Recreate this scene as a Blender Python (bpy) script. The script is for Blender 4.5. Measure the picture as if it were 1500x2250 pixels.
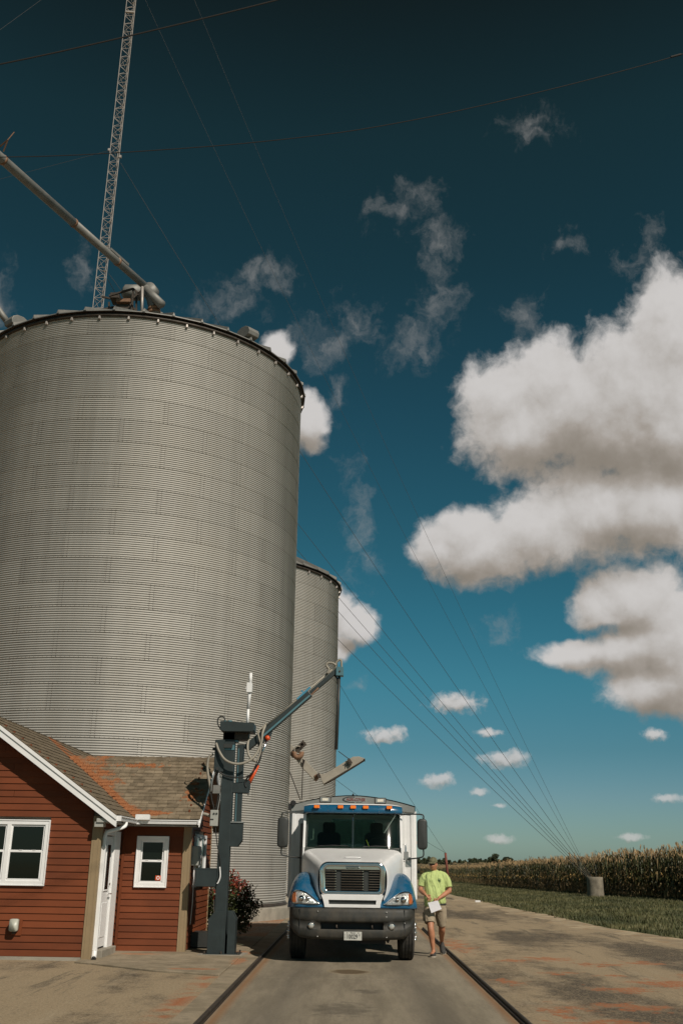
import bpy, bmesh, math, random
import numpy as np
from mathutils import Vector, Matrix, Euler
random.seed(7); rng = np.random.default_rng(7)
for o in list(bpy.data.objects): bpy.data.objects.remove(o)
S = bpy.context.scene
COL = S.collection
R = math.radians

# ------------------------------------------------------------------ camera
CAM = Vector((0, 0, 1.72))
PITCH, ROLL, YAW = R(19.4), R(.85), R(.8)
_r = Vector((math.cos(YAW), math.sin(YAW), 0))
_f = Vector((-math.sin(YAW)*math.cos(PITCH), math.cos(YAW)*math.cos(PITCH), math.sin(PITCH)))
_u = _r.cross(_f)
CR = _r*math.cos(ROLL) + _u*math.sin(ROLL)
CU = -_r*math.sin(ROLL) + _u*math.cos(ROLL)
cd = bpy.data.cameras.new('camera'); cam = bpy.data.objects.new('camera', cd); COL.objects.link(cam)
cd.sensor_fit = 'VERTICAL'; cd.sensor_height = 36; cd.sensor_width = 24; cd.lens = 35.0
cd.clip_start = .1; cd.clip_end = 6000
m = Matrix.Identity(4)
for i in range(3): m[i][0] = CR[i]; m[i][1] = CU[i]; m[i][2] = -_f[i]; m[i][3] = CAM[i]
cam.matrix_world = m
S.camera = cam

def at(px, py, Y):
    """a point measured on the photograph (1500 x 2250) brought to its real depth Y"""
    d = _f + CR*((px-750)/2188) - CU*((py-1125)/2188)
    return CAM + d*(Y/d.y)

# ------------------------------------------------------------------ light
SUN_AZ, SUN_EL = R(145), R(41)
sd = bpy.data.lights.new('sun', 'SUN'); sun = bpy.data.objects.new('sun', sd); COL.objects.link(sun)
sd.energy = 4.0; sd.angle = R(.53); sd.color = (1, .91, .79)
SDIR = Vector((math.sin(SUN_AZ)*math.cos(SUN_EL), math.cos(SUN_AZ)*math.cos(SUN_EL), math.sin(SUN_EL)))
sun.rotation_euler = SDIR.to_track_quat('Z', 'Y').to_euler()
sun.location = (20, -30, 40)
S.view_settings.view_transform = 'Standard'; S.view_settings.look = 'None'
S.view_settings.exposure = 0; S.view_settings.gamma = 1
try: S.view_settings.use_curve_mapping = False
except Exception: pass

W = bpy.data.worlds.new('World'); S.world = W; W.use_nodes = True
class NT:
    def __init__(s, nt): s.nt = nt; s.N = nt.nodes; s.L = nt.links
    def n(s, t, **k):
        o = s.N.new(t)
        for a, b in k.items(): setattr(o, a, b)
        return o
    def set(s, sock, v):
        if isinstance(v, bpy.types.NodeSocket): s.L.new(v, sock)
        elif v is not None: sock.default_value = v
    def m(s, op, a, b=None, c=None, clamp=False):
        o = s.n('ShaderNodeMath', operation=op); o.use_clamp = clamp
        s.set(o.inputs[0], a)
        if b is not None: s.set(o.inputs[1], b)
        if c is not None: s.set(o.inputs[2], c)
        return o.outputs[0]
    def v(s, op, a, b=None):
        o = s.n('ShaderNodeVectorMath', operation=op); s.set(o.inputs[0], a)
        if b is not None: s.set(o.inputs[1], b)
        return o.outputs['Value'] if op in ('LENGTH', 'DOT_PRODUCT') else o.outputs[0]
    def scale(s, a, f):
        o = s.n('ShaderNodeVectorMath', operation='SCALE'); s.set(o.inputs[0], a); s.set(o.inputs[3], f); return o.outputs[0]
    def mix(s, fac, a, b, blend='MIX'):
        o = s.n('ShaderNodeMix', data_type='RGBA', blend_type=blend)
        s.set(o.inputs[0], fac); s.set(o.inputs[6], a if isinstance(a, bpy.types.NodeSocket) else (*a[:3], 1)); s.set(o.inputs[7], b if isinstance(b, bpy.types.NodeSocket) else (*b[:3], 1))
        return o.outputs[2]
    def noise(s, vec, scale, detail=4, rough=.55, out='Fac', dist=0):
        o = s.n('ShaderNodeTexNoise'); s.set(o.inputs['Vector'], vec); s.set(o.inputs['Scale'], scale)
        s.set(o.inputs['Detail'], detail); s.set(o.inputs['Roughness'], rough); s.set(o.inputs['Distortion'], dist)
        return o.outputs[0 if out == 'Fac' else 'Color']
    def ramp(s, fac, stops, interp='LINEAR'):
        o = s.n('ShaderNodeValToRGB'); cr = o.color_ramp; cr.interpolation = interp
        while len(cr.elements) > 1: cr.elements.remove(cr.elements[-1])
        cr.elements[0].position = stops[0][0]; cr.elements[0].color = (*stops[0][1], 1)
        for p, c in stops[1:]:
            e = cr.elements.new(p); e.color = (*c, 1)
        s.set(o.inputs[0], fac); return o.outputs[0]
    def smooth(s, x, a, b):
        o = s.n('ShaderNodeMapRange', interpolation_type='SMOOTHSTEP'); s.set(o.inputs[0], x)
        o.inputs[1].default_value = a; o.inputs[2].default_value = b; return o.outputs[0]

BASES = [(0.218, 0.385, 0.107, 0.033), (0.31, 0.377, 0.062, 0.026), (0.188, 0.274, 0.105, 0.027), (0.11, 0.274, 0.033, 0.016), (0.284, 0.296, 0.057, 0.02), (0.248, 0.176, 0.06, 0.014), (0.3, 0.136, 0.037, 0.023), (0.264, 0.216, 0.039, 0.012), (-0.045, 0.402, 0.022, 0.016), (-0.003, 0.202, 0.028, 0.011)]
CUM = [(0.164, 0.451, 0.053, 0.039), (0.209, 0.465, 0.055, 0.041), (0.182, 0.414, 0.069, 0.041), (0.236, 0.441, 0.073, 0.05), (0.276, 0.402, 0.071, 0.04), (0.303, 0.443, 0.075, 0.066), (0.346, 0.498, 0.047, 0.056), (0.335, 0.529, 0.024, 0.021), (0.342, 0.387, 0.059, 0.049), (0.087, 0.304, 0.029, 0.028), (0.134, 0.299, 0.058, 0.035), (0.121, 0.326, 0.034, 0.019), (0.191, 0.319, 0.057, 0.037), (0.247, 0.334, 0.065, 0.05), (0.31, 0.333, 0.068, 0.049), (0.363, 0.341, 0.052, 0.048), (0.284, 0.248, 0.049, 0.031), (0.245, 0.241, 0.027, 0.027), (0.311, 0.207, 0.056, 0.057), (0.224, 0.194, 0.04, 0.014), (0.267, 0.192, 0.044, 0.024), (0.294, 0.161, 0.047, 0.026), (0.336, 0.172, 0.046, 0.043), (-0.053, 0.429, 0.021, 0.029), (-0.088, 0.497, 0.02, 0.017), (0.002, 0.225, 0.024, 0.021), (-0.015, 0.241, 0.018, 0.021), (-0.019, 0.2, 0.02, 0.013)]
CUMS = [(0.102, 0.15, 0.03, 0.012), (0.03, 0.118, 0.023, 0.009), (0.043, 0.121, 0.013, 0.008), (0.132, 0.122, 0.016, 0.005), (0.147, 0.096, 0.027, 0.01), (0.157, 0.098, 0.017, 0.008), (0.082, 0.076, 0.019, 0.008), (0.089, 0.079, 0.011, 0.006), (0.122, 0.066, 0.01, 0.005), (0.141, 0.054, 0.007, 0.003), (0.295, 0.06, 0.018, 0.005), (0.288, 0.117, 0.014, 0.007), (0.141, 0.023, 0.015, 0.005), (0.26, 0.026, 0.016, 0.004)]
WISP = [(0.046, 0.629, 0.037, 0.018), (0.07, 0.645, 0.031, 0.015), (0.096, 0.6, 0.029, 0.018), (0.088, 0.577, 0.015, 0.013), (0.206, 0.701, 0.034, 0.015), (0.207, 0.685, 0.024, 0.012), (-0.043, 0.506, 0.041, 0.024), (-0.002, 0.526, 0.027, 0.024), (0.06, 0.506, 0.035, 0.02), (-0.086, 0.563, 0.021, 0.021), (-0.147, 0.54, 0.047, 0.023), (-0.118, 0.562, 0.018, 0.016), (0.092, 0.542, 0.033, 0.024), (0.315, 0.558, 0.03, 0.014), (0.332, 0.584, 0.016, 0.015), (0.001, 0.327, 0.017, 0.06), (0.015, 0.295, 0.016, 0.016), (0.138, 0.227, 0.02, 0.016), (-0.389, 0.516, 0.015, 0.03), (-0.308, 0.555, 0.012, 0.025), (0.188, 0.524, 0.023, 0.018), (-0.028, 0.434, 0.014, 0.012), (0.007, 0.174, 0.016, 0.008), (-0.021, 0.455, 0.017, 0.016), (0.239, 0.592, 0.023, 0.01)]
SKYRAMP = [(0.0122, (0.3477, 0.4919, 0.5524)), (0.0389, (0.2999, 0.4487, 0.5187)), (0.0656, (0.209, 0.4098, 0.4432)), (0.1078, (0.1615, 0.4499, 0.445)), (0.1511, (0.1281, 0.4151, 0.3956)), (0.1944, (0.1182, 0.3724, 0.3396)), (0.2811, (0.104, 0.2986, 0.2647)), (0.3656, (0.0958, 0.232, 0.1867)), (0.4444, (0.1014, 0.2003, 0.1448)), (0.5178, (0.0849, 0.1129, 0.0724))]

# cloud field as a node group so it can be sampled twice (once towards the light)
def cloud_group(name, blobs, warp_s, warp_a, fb_s, fb_a, det=7, wdet=3):
    g = bpy.data.node_groups.new(name, 'ShaderNodeTree')
    g.interface.new_socket('P', in_out='INPUT', socket_type='NodeSocketVector')
    g.interface.new_socket('D', in_out='OUTPUT', socket_type='NodeSocketFloat'); g.interface.new_socket('F', in_out='OUTPUT', socket_type='NodeSocketFloat')
    T = NT(g); gi = T.n('NodeGroupInput'); go = T.n('NodeGroupOutput')
    P0 = gi.outputs[0]
    w1 = T.noise(P0, warp_s, wdet, .6, out='Color')
    P = T.v('ADD', P0, T.scale(T.v('SUBTRACT', w1, (.5, .5, .5)), warp_a))
    F = None
    for a, e, ra, re in blobs:
        q = T.v('MULTIPLY', T.v('SUBTRACT', P, (a, e, 0)), (1/ra, 1/re, 0))
        d = T.v('LENGTH', q)
        if F is None: F = d
        else:
            o = T.n('ShaderNodeMath', operation='SMOOTH_MIN'); T.set(o.inputs[0], F); T.set(o.inputs[1], d); o.inputs[2].default_value = .25
            F = o.outputs[0]
    nz = T.noise(P, fb_s, det, .62)
    D = T.m('ADD', T.m('SUBTRACT', 1.0, F), T.m('MULTIPLY', T.m('SUBTRACT', nz, .5), fb_a))
    T.L.new(D, go.inputs[0]); T.L.new(F, go.inputs[1])
    return g
T = NT(W.node_tree)
for n in list(T.N): T.N.remove(n)
out = T.n('ShaderNodeOutputWorld'); bg = T.n('ShaderNodeBackground'); T.L.new(bg.outputs[0], out.inputs[0])
sky = T.n('ShaderNodeTexSky', sky_type='NISHITA'); sky.sun_disc = False
sky.sun_elevation = SUN_EL; sky.sun_rotation = SUN_AZ; sky.altitude = 200; sky.air_density = 1; sky.dust_density = .6; sky.ozone_density = 1.5
geo = T.n('ShaderNodeNewGeometry')
tc = T.n('ShaderNodeTexCoord'); D = T.v('NORMALIZE', tc.outputs['Generated'])
sp = T.n('ShaderNodeSeparateXYZ'); T.L.new(D, sp.inputs[0])
az = T.m('ARCTAN2', sp.outputs[0], sp.outputs[1]); el = T.m('ARCSINE', sp.outputs[2])
cb = T.n('ShaderNodeCombineXYZ'); T.L.new(az, cb.inputs[0]); T.L.new(el, cb.inputs[1])
P = cb.outputs[0]
# the sky's own colour, deepened and turned teal as a polarised late-summer sky
grade = T.ramp(T.m('DIVIDE', el, R(90)), SKYRAMP)
base = T.mix(1.0, sky.outputs[0], grade, 'MULTIPLY')
# cumulus: the edge uses all octaves, the shading a smoother version of the same field
gc = cloud_group('cumulus_field', CUM, 20, .026, 34, 1.15)
gw = cloud_group('wisp_field', WISP, 17, .085, 40, 3.6, 9, 5)
gs = cloud_group('small_cumulus_field', CUMS, 75, .010, 110, 1.3, 6, 3)
def use(g, vec, k=0):
    o = T.n('ShaderNodeGroup'); o.node_tree = g; T.L.new(vec, o.inputs[0]); return o.outputs[k] if k is not None else o
TONES = [(0, (.25, .22, .185)), (.35, (.36, .325, .29)), (.65, (.47, .445, .42)), (1, (.60, .58, .565))]
def shade(l, lo, hi): return T.scale(T.ramp(T.smooth(l, lo, hi), TONES), 10)
dc_, ds_ = use(gc, P), use(gs, P)
a1 = T.smooth(dc_, -.28, .30)
a2 = T.smooth(ds_, -.1, .75)
# flat grey bases of the big banks
Pw = T.v('ADD', P, T.scale(T.v('SUBTRACT', T.noise(P, 13, 4, .6, out='Color'), (.5, .5, .5)), .05))
bm = None
for a_, e_, ra_, re_ in BASES:
    q = T.v('LENGTH', T.v('MULTIPLY', T.v('SUBTRACT', Pw, (a_, e_, 0)), (1/ra_, 1/re_, 0)))
    bm = q if bm is None else T.m('MINIMUM', bm, q)
bm = T.m('SUBTRACT', 1, T.smooth(bm, .0, 1.45))
up = use(gc, T.v('ADD', P, (.008, .022, 0)))
c1 = shade(T.m('SUBTRACT', T.m('MULTIPLY', T.m('SUBTRACT', dc_, up), .62), T.m('SUBTRACT', T.m('MULTIPLY', bm, .78), T.m('MULTIPLY', T.m('SUBTRACT', T.noise(P, 9, 4, .6), .5), 1.1))), -1.2, .55)
c2 = shade(T.m('SUBTRACT', ds_, use(gs, T.v('ADD', P, (.001, .006, 0)))), -1.5, .8)
hz = T.smooth(el, .0, .16)
w0 = use(gw, P)
aw = T.m('MULTIPLY', T.smooth(w0, -.3, 2.4), .50)
# clouds all round the rest of the sky, of the same size and kind
sc = T.v('MULTIPLY', P, (1, 1.7, 1))
gn = T.noise(sc, 2.3, 6, .58)
outside = T.smooth(T.m('ABSOLUTE', az), .44, .62)
ag = T.m('MULTIPLY', T.m('MULTIPLY', T.smooth(gn, .585, .67), outside), T.smooth(el, .02, .1))
gl = T.m('SUBTRACT', gn, T.noise(T.v('ADD', sc, (.01, .05, 0)), 2.3, 3, .58))
cg = shade(gl, -.07, .08)
colr = base
air = T.m('MULTIPLY_ADD', hz, .35, .65)
colr = T.mix(aw, colr, (3.8, 3.65, 3.5))
colr = T.mix(T.m('MULTIPLY', a2, T.m('MULTIPLY', air, .93)), colr, c2)
colr = T.mix(a1, colr, c1)
colr = T.mix(ag, colr, cg)
W.cycles.sampling_method = 'NONE'
T.L.new(colr, bg.inputs[0]); bg.inputs[1].default_value = .1

# ------------------------------------------------------------------ materials
def mat(name, col, rough=.7, metal=0, var=.15, vscale=3, bump=0, bscale=60, spec=.5, col2=None, coat=0, rnd=0, stretch=None, trans=None, alpha=None):
    mt = bpy.data.materials.new(name); mt.use_nodes = True
    t = NT(mt.node_tree); b = t.N['Principled BSDF']
    b.inputs['Roughness'].default_value = rough; b.inputs['Metallic'].default_value = metal
    b.inputs['Specular IOR Level'].default_value = spec; b.inputs['Coat Weight'].default_value = coat; b.inputs['Coat Roughness'].default_value = .08
    g = t.n('ShaderNodeNewGeometry'); pos = g.outputs['Position']
    if stretch: pos = t.v('MULTIPLY', pos, stretch)
    c = (*col, 1)
    cc = None
    if var or col2:
        nz = t.noise(pos, vscale, 5, .6)
        k = t.smooth(nz, .3, .7)
        lo = tuple(x*(1-var) for x in col); hi = col2 if col2 else tuple(min(1, x*(1+var)) for x in col)
        cc = t.mix(k, lo, hi)
    if rnd:
        oi = t.n('ShaderNodeObjectInfo')
        f = t.m('MULTIPLY_ADD', oi.outputs['Random'], 2*rnd, 1-rnd)
        h = t.n('ShaderNodeHueSaturation'); t.set(h.inputs['Value'], f)
        if cc is not None: t.L.new(cc, h.inputs['Color'])
        else: h.inputs['Color'].default_value = c
        cc = h.outputs[0]
    if cc is not None: t.L.new(cc, b.inputs['Base Color'])
    else: b.inputs['Base Color'].default_value = c
    if bump:
        bn = t.n('ShaderNodeBump'); bn.inputs['Strength'].default_value = bump; bn.inputs['Distance'].default_value = .02
        t.L.new(t.noise(pos, bscale, 4, .6), bn.inputs['Height']); t.L.new(bn.outputs[0], b.inputs['Normal'])
    mt.diffuse_color = c
    return mt

M = {}
M['white'] = mat('white_paint', (.75, .745, .74), .35, var=.05, coat=.3)
M['trim'] = mat('white_trim', (.77, .765, .76), .5, var=.05)
M['siding'] = mat('red_brown_siding', (.145, .037, .0115), .7, var=.18, vscale=1.7, spec=.3, rnd=.10, stretch=(.5, .5, 1), bump=.05, bscale=90)
M['tan'] = mat('tan_corner_trim', (.27, .195, .11), .6, var=.06)
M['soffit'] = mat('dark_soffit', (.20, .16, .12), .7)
def dusty(mt, amount, low=1.6):
    t = NT(mt.node_tree); b = t.N['Principled BSDF']; pos = t.n('ShaderNodeNewGeometry').outputs['Position']
    s_ = t.n('ShaderNodeSeparateXYZ'); t.L.new(pos, s_.inputs[0])
    k = t.smooth(t.noise(t.v('MULTIPLY', pos, (3, 3, 1.4)), 1.6, 8, .72), .40, .68)
    lowk = t.m('MULTIPLY_ADD', t.m('SUBTRACT', low+.9, s_.outputs[2], clamp=True), .7, .3)
    k = t.m('MULTIPLY', t.m('MULTIPLY', k, lowk), amount)
    old = b.inputs['Base Color'].links[0].from_socket
    t.L.new(t.mix(k, old, (.22, .17, .115)), b.inputs['Base Color'])
    r0 = b.inputs['Roughness'].default_value
    t.set(b.inputs['Roughness'], t.m('MULTIPLY_ADD', k, .8, r0)); t.set(b.inputs['Coat Weight'], t.m('SUBTRACT', b.inputs['Coat Weight'].default_value, k, clamp=True))
    return mt
M['twhite'] = dusty(mat('white_truck_paint', (.75, .745, .74), .3, var=.04, coat=.4), .09)
M['black'] = mat('black_rubber', (.012, .012, .012), .6, var=.1)
M['dark'] = mat('dark_plastic', (.03, .032, .03), .5, var=.15)
M['bumper'] = dusty(mat('dark_grey_bumper_plastic', (.020, .021, .018), .6, var=.25, vscale=5, col2=(.032, .031, .026), bump=.15, bscale=120), .14)
M['blue'] = dusty(mat('dark_blue_truck_paint', (.006, .085, .175), .25, var=.1, coat=.5), .16)
M['chrome'] = mat('chrome', (.75, .75, .76), .12, 1, var=.03)
M['gbar'] = mat('dark_chrome_bar', (.42, .42, .43), .16, 1, var=.05)
M['steel'] = mat('bare_steel', (.42, .41, .39), .4, .8, var=.15)
M['darksteel'] = mat('dark_rusted_steel', (.055, .042, .032), .6, .3, var=.3, vscale=8)
M['probe'] = mat('slate_blue_machine_paint', (.020, .029, .030), .5, var=.16, vscale=4)
M['probe2'] = mat('light_blue_machine_paint', (.075, .17, .20), .45, var=.1)
M['hose'] = mat('beige_hose', (.27, .245, .20), .55, var=.1)
M['grey'] = mat('light_grey_box_paint', (.34, .34, .31), .5, var=.08)
M['orange'] = mat('amber_lens', (.85, .20, .02), .25, var=.05)
M['redor'] = mat('orange_red_paint', (.62, .085, .02), .4, var=.1)
M['galv'] = mat('weathered_galvanised_steel', (.50, .47, .425), .5, .55, var=.12, vscale=1.3, bump=.03, bscale=40)
M['gmetal'] = mat('dull_grey_metal', (.20, .195, .18), .6, .3, var=.15, vscale=3)
M['rustm'] = mat('rusty_metal', (.22, .12, .07), .7, .2, var=.3, vscale=6)
M['glassd'] = mat('window_glass', (.006, .009, .007), .05, var=0, spec=.4)
M['glasst'] = mat('painted_teal_reflection_glass', (.02, .07, .065), .08, var=0, spec=.8)  # teal base colour stands in for what the side pane reflects
M['concrete'] = mat('rough_concrete', (.27, .245, .20), .85, var=.2, vscale=2, bump=.3, bscale=60)
M['wire'] = mat('galvanised_wire', (.035, .035, .035), .7, 0, var=0)
M['wired'] = mat('dark_cable', (.02, .015, .012), .7, var=0)
M['tower'] = mat('painted_lattice_steel', (.40, .36, .33), .5, .3, var=.1)
M['cable'] = mat('black_cable', (.015, .015, .014), .5, var=0)

# ------------------------------------------------------------------ mesh helpers
class MB:
    def __init__(s): s.v = []; s.f = []; s.mi = []
    def add(s, vs, fs, mi=0):
        k = len(s.v); s.v += [tuple(p) for p in vs]; s.f += [tuple(i+k for i in f) for f in fs]; s.mi += [mi]*len(fs); return s
    def box(s, a, b, mi=0):
        x0, y0, z0 = a; x1, y1, z1 = b
        return s.add([(x0,y0,z0),(x1,y0,z0),(x1,y1,z0),(x0,y1,z0),(x0,y0,z1),(x1,y0,z1),(x1,y1,z1),(x0,y1,z1)],
              [(0,3,2,1),(4,5,6,7),(0,1,5,4),(1,2,6,5),(2,3,7,6),(3,0,4,7)], mi)
    def cbox(s, c, d, mi=0): return s.box([c[i]-d[i]/2 for i in range(3)], [c[i]+d[i]/2 for i in range(3)], mi)
    def rbox(s, a, b, r, mi=0):
        """box with its four edges along y rounded"""
        x0, y0, z0 = a; x1, y1, z1 = b; pts = []
        for cx, cz, t0 in ((x1-r, z1-r, 0), (x0+r, z1-r, 90), (x0+r, z0+r, 180), (x1-r, z0+r, 270)):
            for k in range(5): t = R(t0+k*22.5); pts.append((cx+r*math.cos(t), cz+r*math.sin(t)))
        return s.prism([(p[0], p[1]) for p in pts], 'y', y0, y1, mi)
    def prism(s, poly, ax, a, b, mi=0):
        def q(p, t): return (p[0], t, p[1]) if ax == 'y' else ((t, p[0], p[1]) if ax == 'x' else (p[0], p[1], t))
        n = len(poly); vs = [q(p, a) for p in poly]+[q(p, b) for p in poly]
        fs = [tuple(range(n)), tuple(range(2*n-1, n-1, -1))]+[(i, i+n, (i+1) % n+n, (i+1) % n) for i in range(n)]
        return s.add(vs, fs, mi)
    def bar(s, a, b, w, h=None, mi=0):
        a, b = Vector(a), Vector(b); h = h or w; d = (b-a).normalized()
        up = Vector((0, 0, 1)) if abs(d.z) < .95 else Vector((0, 1, 0))
        x = d.cross(up).normalized(); y = x.cross(d).normalized(); vs = []
        for p in (a, b):
            for sx, sy in ((-1,-1),(1,-1),(1,1),(-1,1)): vs.append(p+x*sx*w/2+y*sy*h/2)
        return s.add(vs, [(0,1,2,3),(7,6,5,4),(0,4,5,1),(1,5,6,2),(2,6,7,3),(3,7,4,0)], mi)
    def tube(s, pts, r, n=8, mi=0, cap=True):
        pts = [Vector(p) for p in pts]; k = len(pts); rs = r if isinstance(r, (list, tuple)) else [r]*k; rings = []
        x = None
        for i, p in enumerate(pts):
            d = (pts[min(i+1, k-1)]-pts[max(i-1, 0)]).normalized()
            if x is None:
                up = Vector((0, 0, 1)) if abs(d.z) < .9 else Vector((0, 1, 0)); x = d.cross(up).normalized()
            else: x = (x-d*x.dot(d)).normalized()
            y = d.cross(x); rr = rs[i]
            rx, ry = rr if isinstance(rr, tuple) else (rr, rr)
            rings.append([p+x*rx*math.cos(2*math.pi*j/n)+y*ry*math.sin(2*math.pi*j/n) for j in range(n)])
        vs = [q for g in rings for q in g]; fs = []
        for i in range(k-1):
            for j in range(n): fs.append((i*n+j, i*n+(j+1) % n, (i+1)*n+(j+1) % n, (i+1)*n+j))
        if cap: fs += [tuple(range(n-1, -1, -1)), tuple((k-1)*n+j for j in range(n))]
        return s.add(vs, fs, mi)
    def cyl(s, a, b, r, n=16, r2=None, mi=0): return s.tube([a, b], [r, r if r2 is None else r2], n, mi)
    def grid(s, rows, mi=0, closed=False, flip=False):
        n = len(rows[0]); vs = [p for r_ in rows for p in r_]; fs = []
        for i in range(len(rows)-1):
            for j in range(n if closed else n-1):
                a, b, c, d = i*n+j, i*n+(j+1) % n, (i+1)*n+(j+1) % n, (i+1)*n+j
                fs.append((a, d, c, b) if flip else (a, b, c, d))
        return s.add(vs, fs, mi)
    def sphere(s, c, r, nu=16, nv=10, mi=0):
        rx, ry, rz = r if isinstance(r, tuple) else (r, r, r); rows = []
        for i in range(nv+1):
            t = math.pi*i/nv; st = max(math.sin(t), 1e-3)
            rows.append([(c[0]+rx*st*math.cos(2*math.pi*j/nu), c[1]+ry*st*math.sin(2*math.pi*j/nu), c[2]+rz*math.cos(t)) for j in range(nu)])
        return s.grid(rows, mi, closed=True, flip=True)
    def mesh(s, name, mats, smooth=False):
        me = bpy.data.meshes.new(name); me.from_pydata(s.v, [], s.f)
        for m_ in (mats if isinstance(mats, (list, tuple)) else [mats]): me.materials.append(m_)
        me.polygons.foreach_set('material_index', s.mi)
        if smooth: me.polygons.foreach_set('use_smooth', [True]*len(s.f))
        me.update(); return me
    def build(s, name, mats, parent=None, smooth=False, label=None, mod=None, recalc=True):
        me = s.mesh(name, mats, smooth)
        if recalc:
            bm = bmesh.new(); bm.from_mesh(me); bmesh.ops.recalc_face_normals(bm, faces=bm.faces); bm.to_mesh(me); bm.free()
        return link(name, me, parent, label, smooth, mod)
def link(name, me, parent=None, label=None, smooth=False, mod=None):
    o = bpy.data.objects.new(name, me); COL.objects.link(o)
    if parent is not None: setp(o, parent)
    if label: o['label'] = label
    if mod: mod(o)
    return o
def setp(o, parent):
    o.parent = parent; o.matrix_parent_inverse = parent_inv(parent)
def world_of(p):
    mm = Matrix.Identity(4); q = p; ch = []
    while q: ch.append(q); q = q.parent
    for q in reversed(ch): mm = mm @ q.matrix_parent_inverse @ q.matrix_basis
    return mm
def parent_inv(p): return world_of(p).inverted()
def tag(o, label, cat, group=None):
    o['label'] = label; o['category'] = cat
    if group: o['group'] = group
    return o
def thing(name, label, cat, loc=(0,0,0), group=None):
    o = bpy.data.objects.new(name, None); COL.objects.link(o); o.location = loc; o.empty_display_size = .2
    return tag(o, label, cat, group)
def structure(o): o['kind'] = 'structure'; return o
def stuff(o): o['kind'] = 'stuff'; return o
def bevel(w=.01, seg=2):
    def f(o):
        b = o.modifiers.new('bevel', 'BEVEL'); b.width = w; b.segments = seg; b.limit_method = 'ANGLE'; b.angle_limit = R(40)
    return f
def subd(l=1):
    def f(o):
        b = o.modifiers.new('subd', 'SUBSURF'); b.levels = l; b.render_levels = l
    return f
def curve(pts, n=6):
    """Catmull-Rom through the points"""
    pts = [Vector(p) for p in pts]; P_ = [pts[0]*2-pts[1]]+pts+[pts[-1]*2-pts[-2]]; o = []
    for i in range(1, len(P_)-2):
        a, b, c, d = P_[i-1:i+3]
        for k in range(n):
            t = k/n; o.append(.5*((2*b)+(c-a)*t+(2*a-5*b+4*c-d)*t*t+(3*b-3*c+d-a)*t**3))
    o.append(pts[-1]); return o
def sag(a, b, s, n=24):
    a, b = Vector(a), Vector(b)
    return [a.lerp(b, i/n)-Vector((0, 0, 4*s*(i/n)*(1-i/n))) for i in range(n+1)]
def text_mesh(txt, size, mt, matrix, parent=None, name='lettering', extrude=.001, sx=1.0, bold=0):
    cu = bpy.data.curves.new(name, 'FONT'); cu.body = txt; cu.size = size; cu.align_x = 'CENTER'; cu.align_y = 'CENTER'; cu.extrude = extrude; cu.offset = bold
    cu.resolution_u = 2
    o = bpy.data.objects.new('tmp', cu); COL.objects.link(o)
    me = bpy.data.meshes.new_from_object(o.evaluated_get(bpy.context.evaluated_depsgraph_get()))
    bpy.data.objects.remove(o); me.transform(matrix @ Matrix.Diagonal((sx, 1, 1, 1))); me.materials.clear(); me.materials.append(mt); me.name = name
    return link(name, me, parent)
FACE = Matrix.Rotation(R(90), 4, 'X')      # text standing up, facing -Y
# ------------------------------------------------------------------ ground
def ground_mat(name, fn, rough=.92, bump=.35, bscale=45):
    mt = bpy.data.materials.new(name); mt.use_nodes = True; t = NT(mt.node_tree); b = t.N['Principled BSDF']
    b.inputs['Roughness'].default_value = rough; b.inputs['Specular IOR Level'].default_value = .25
    pos = t.n('ShaderNodeNewGeometry').outputs['Position']
    c = fn(t, pos); t.L.new(c, b.inputs['Base Color'])
    bn = t.n('ShaderNodeBump'); bn.inputs['Strength'].default_value = bump; bn.inputs['Distance'].default_value = .03
    h = t.m('ADD', t.noise(pos, bscale, 5, .7), t.m('MULTIPLY', t.noise(pos, 6, 3, .5), 1.2))
    t.L.new(h, bn.inputs['Height']); t.L.new(bn.outputs[0], b.inputs['Normal'])
    return mt
def ellipse_mask(t, pos, items, soft=.35, ns=3.0, na=1.2, wamp=0):
    nz = t.m('MULTIPLY', t.m('SUBTRACT', t.noise(pos, ns, 5, .65), .5), na*2); F = None
    wp = t.v('ADD', pos, t.scale(t.v('SUBTRACT', t.noise(pos, 1.7, 5, .7, out='Color'), (.5, .5, .5)), wamp)) if wamp else pos
    for x, y, rx, ry in items:
        d = t.v('LENGTH', t.v('MULTIPLY', t.v('SUBTRACT', wp, (x, y, 0)), (1/rx, 1/ry, 0)))
        F = d if F is None else t.m('MINIMUM', F, d)
    return t.smooth(t.m('ADD', t.m('SUBTRACT', 1, F), nz), 0, soft)
CHAFF = [(3.9,21.4,.5,.5),(4.6,20.2,.45,.4),(3.1,20.9,.3,.3),(5.0,17.2,.55,.7),(4.1,16.3,.5,.35),(3.6,14.4,.5,.4),(6.8,17.6,.6,.5),(7.6,16.6,.8,.4),(5.4,14.6,.7,.3),
 (6.1,14.2,.7,.3),(2.7,14.0,.3,.6),(2.5,17.2,.22,.5),(4.6,14.0,.3,.25),(3.0,12.6,.8,.6),(2.4,24.5,.3,2),(3.6,18.6,.3,.25),(5.9,18.5,.5,.35),(8.6,14.8,.6,.3),(4.4,18.3,.25,.2),(5.6,20.8,.5,.3)]
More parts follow.
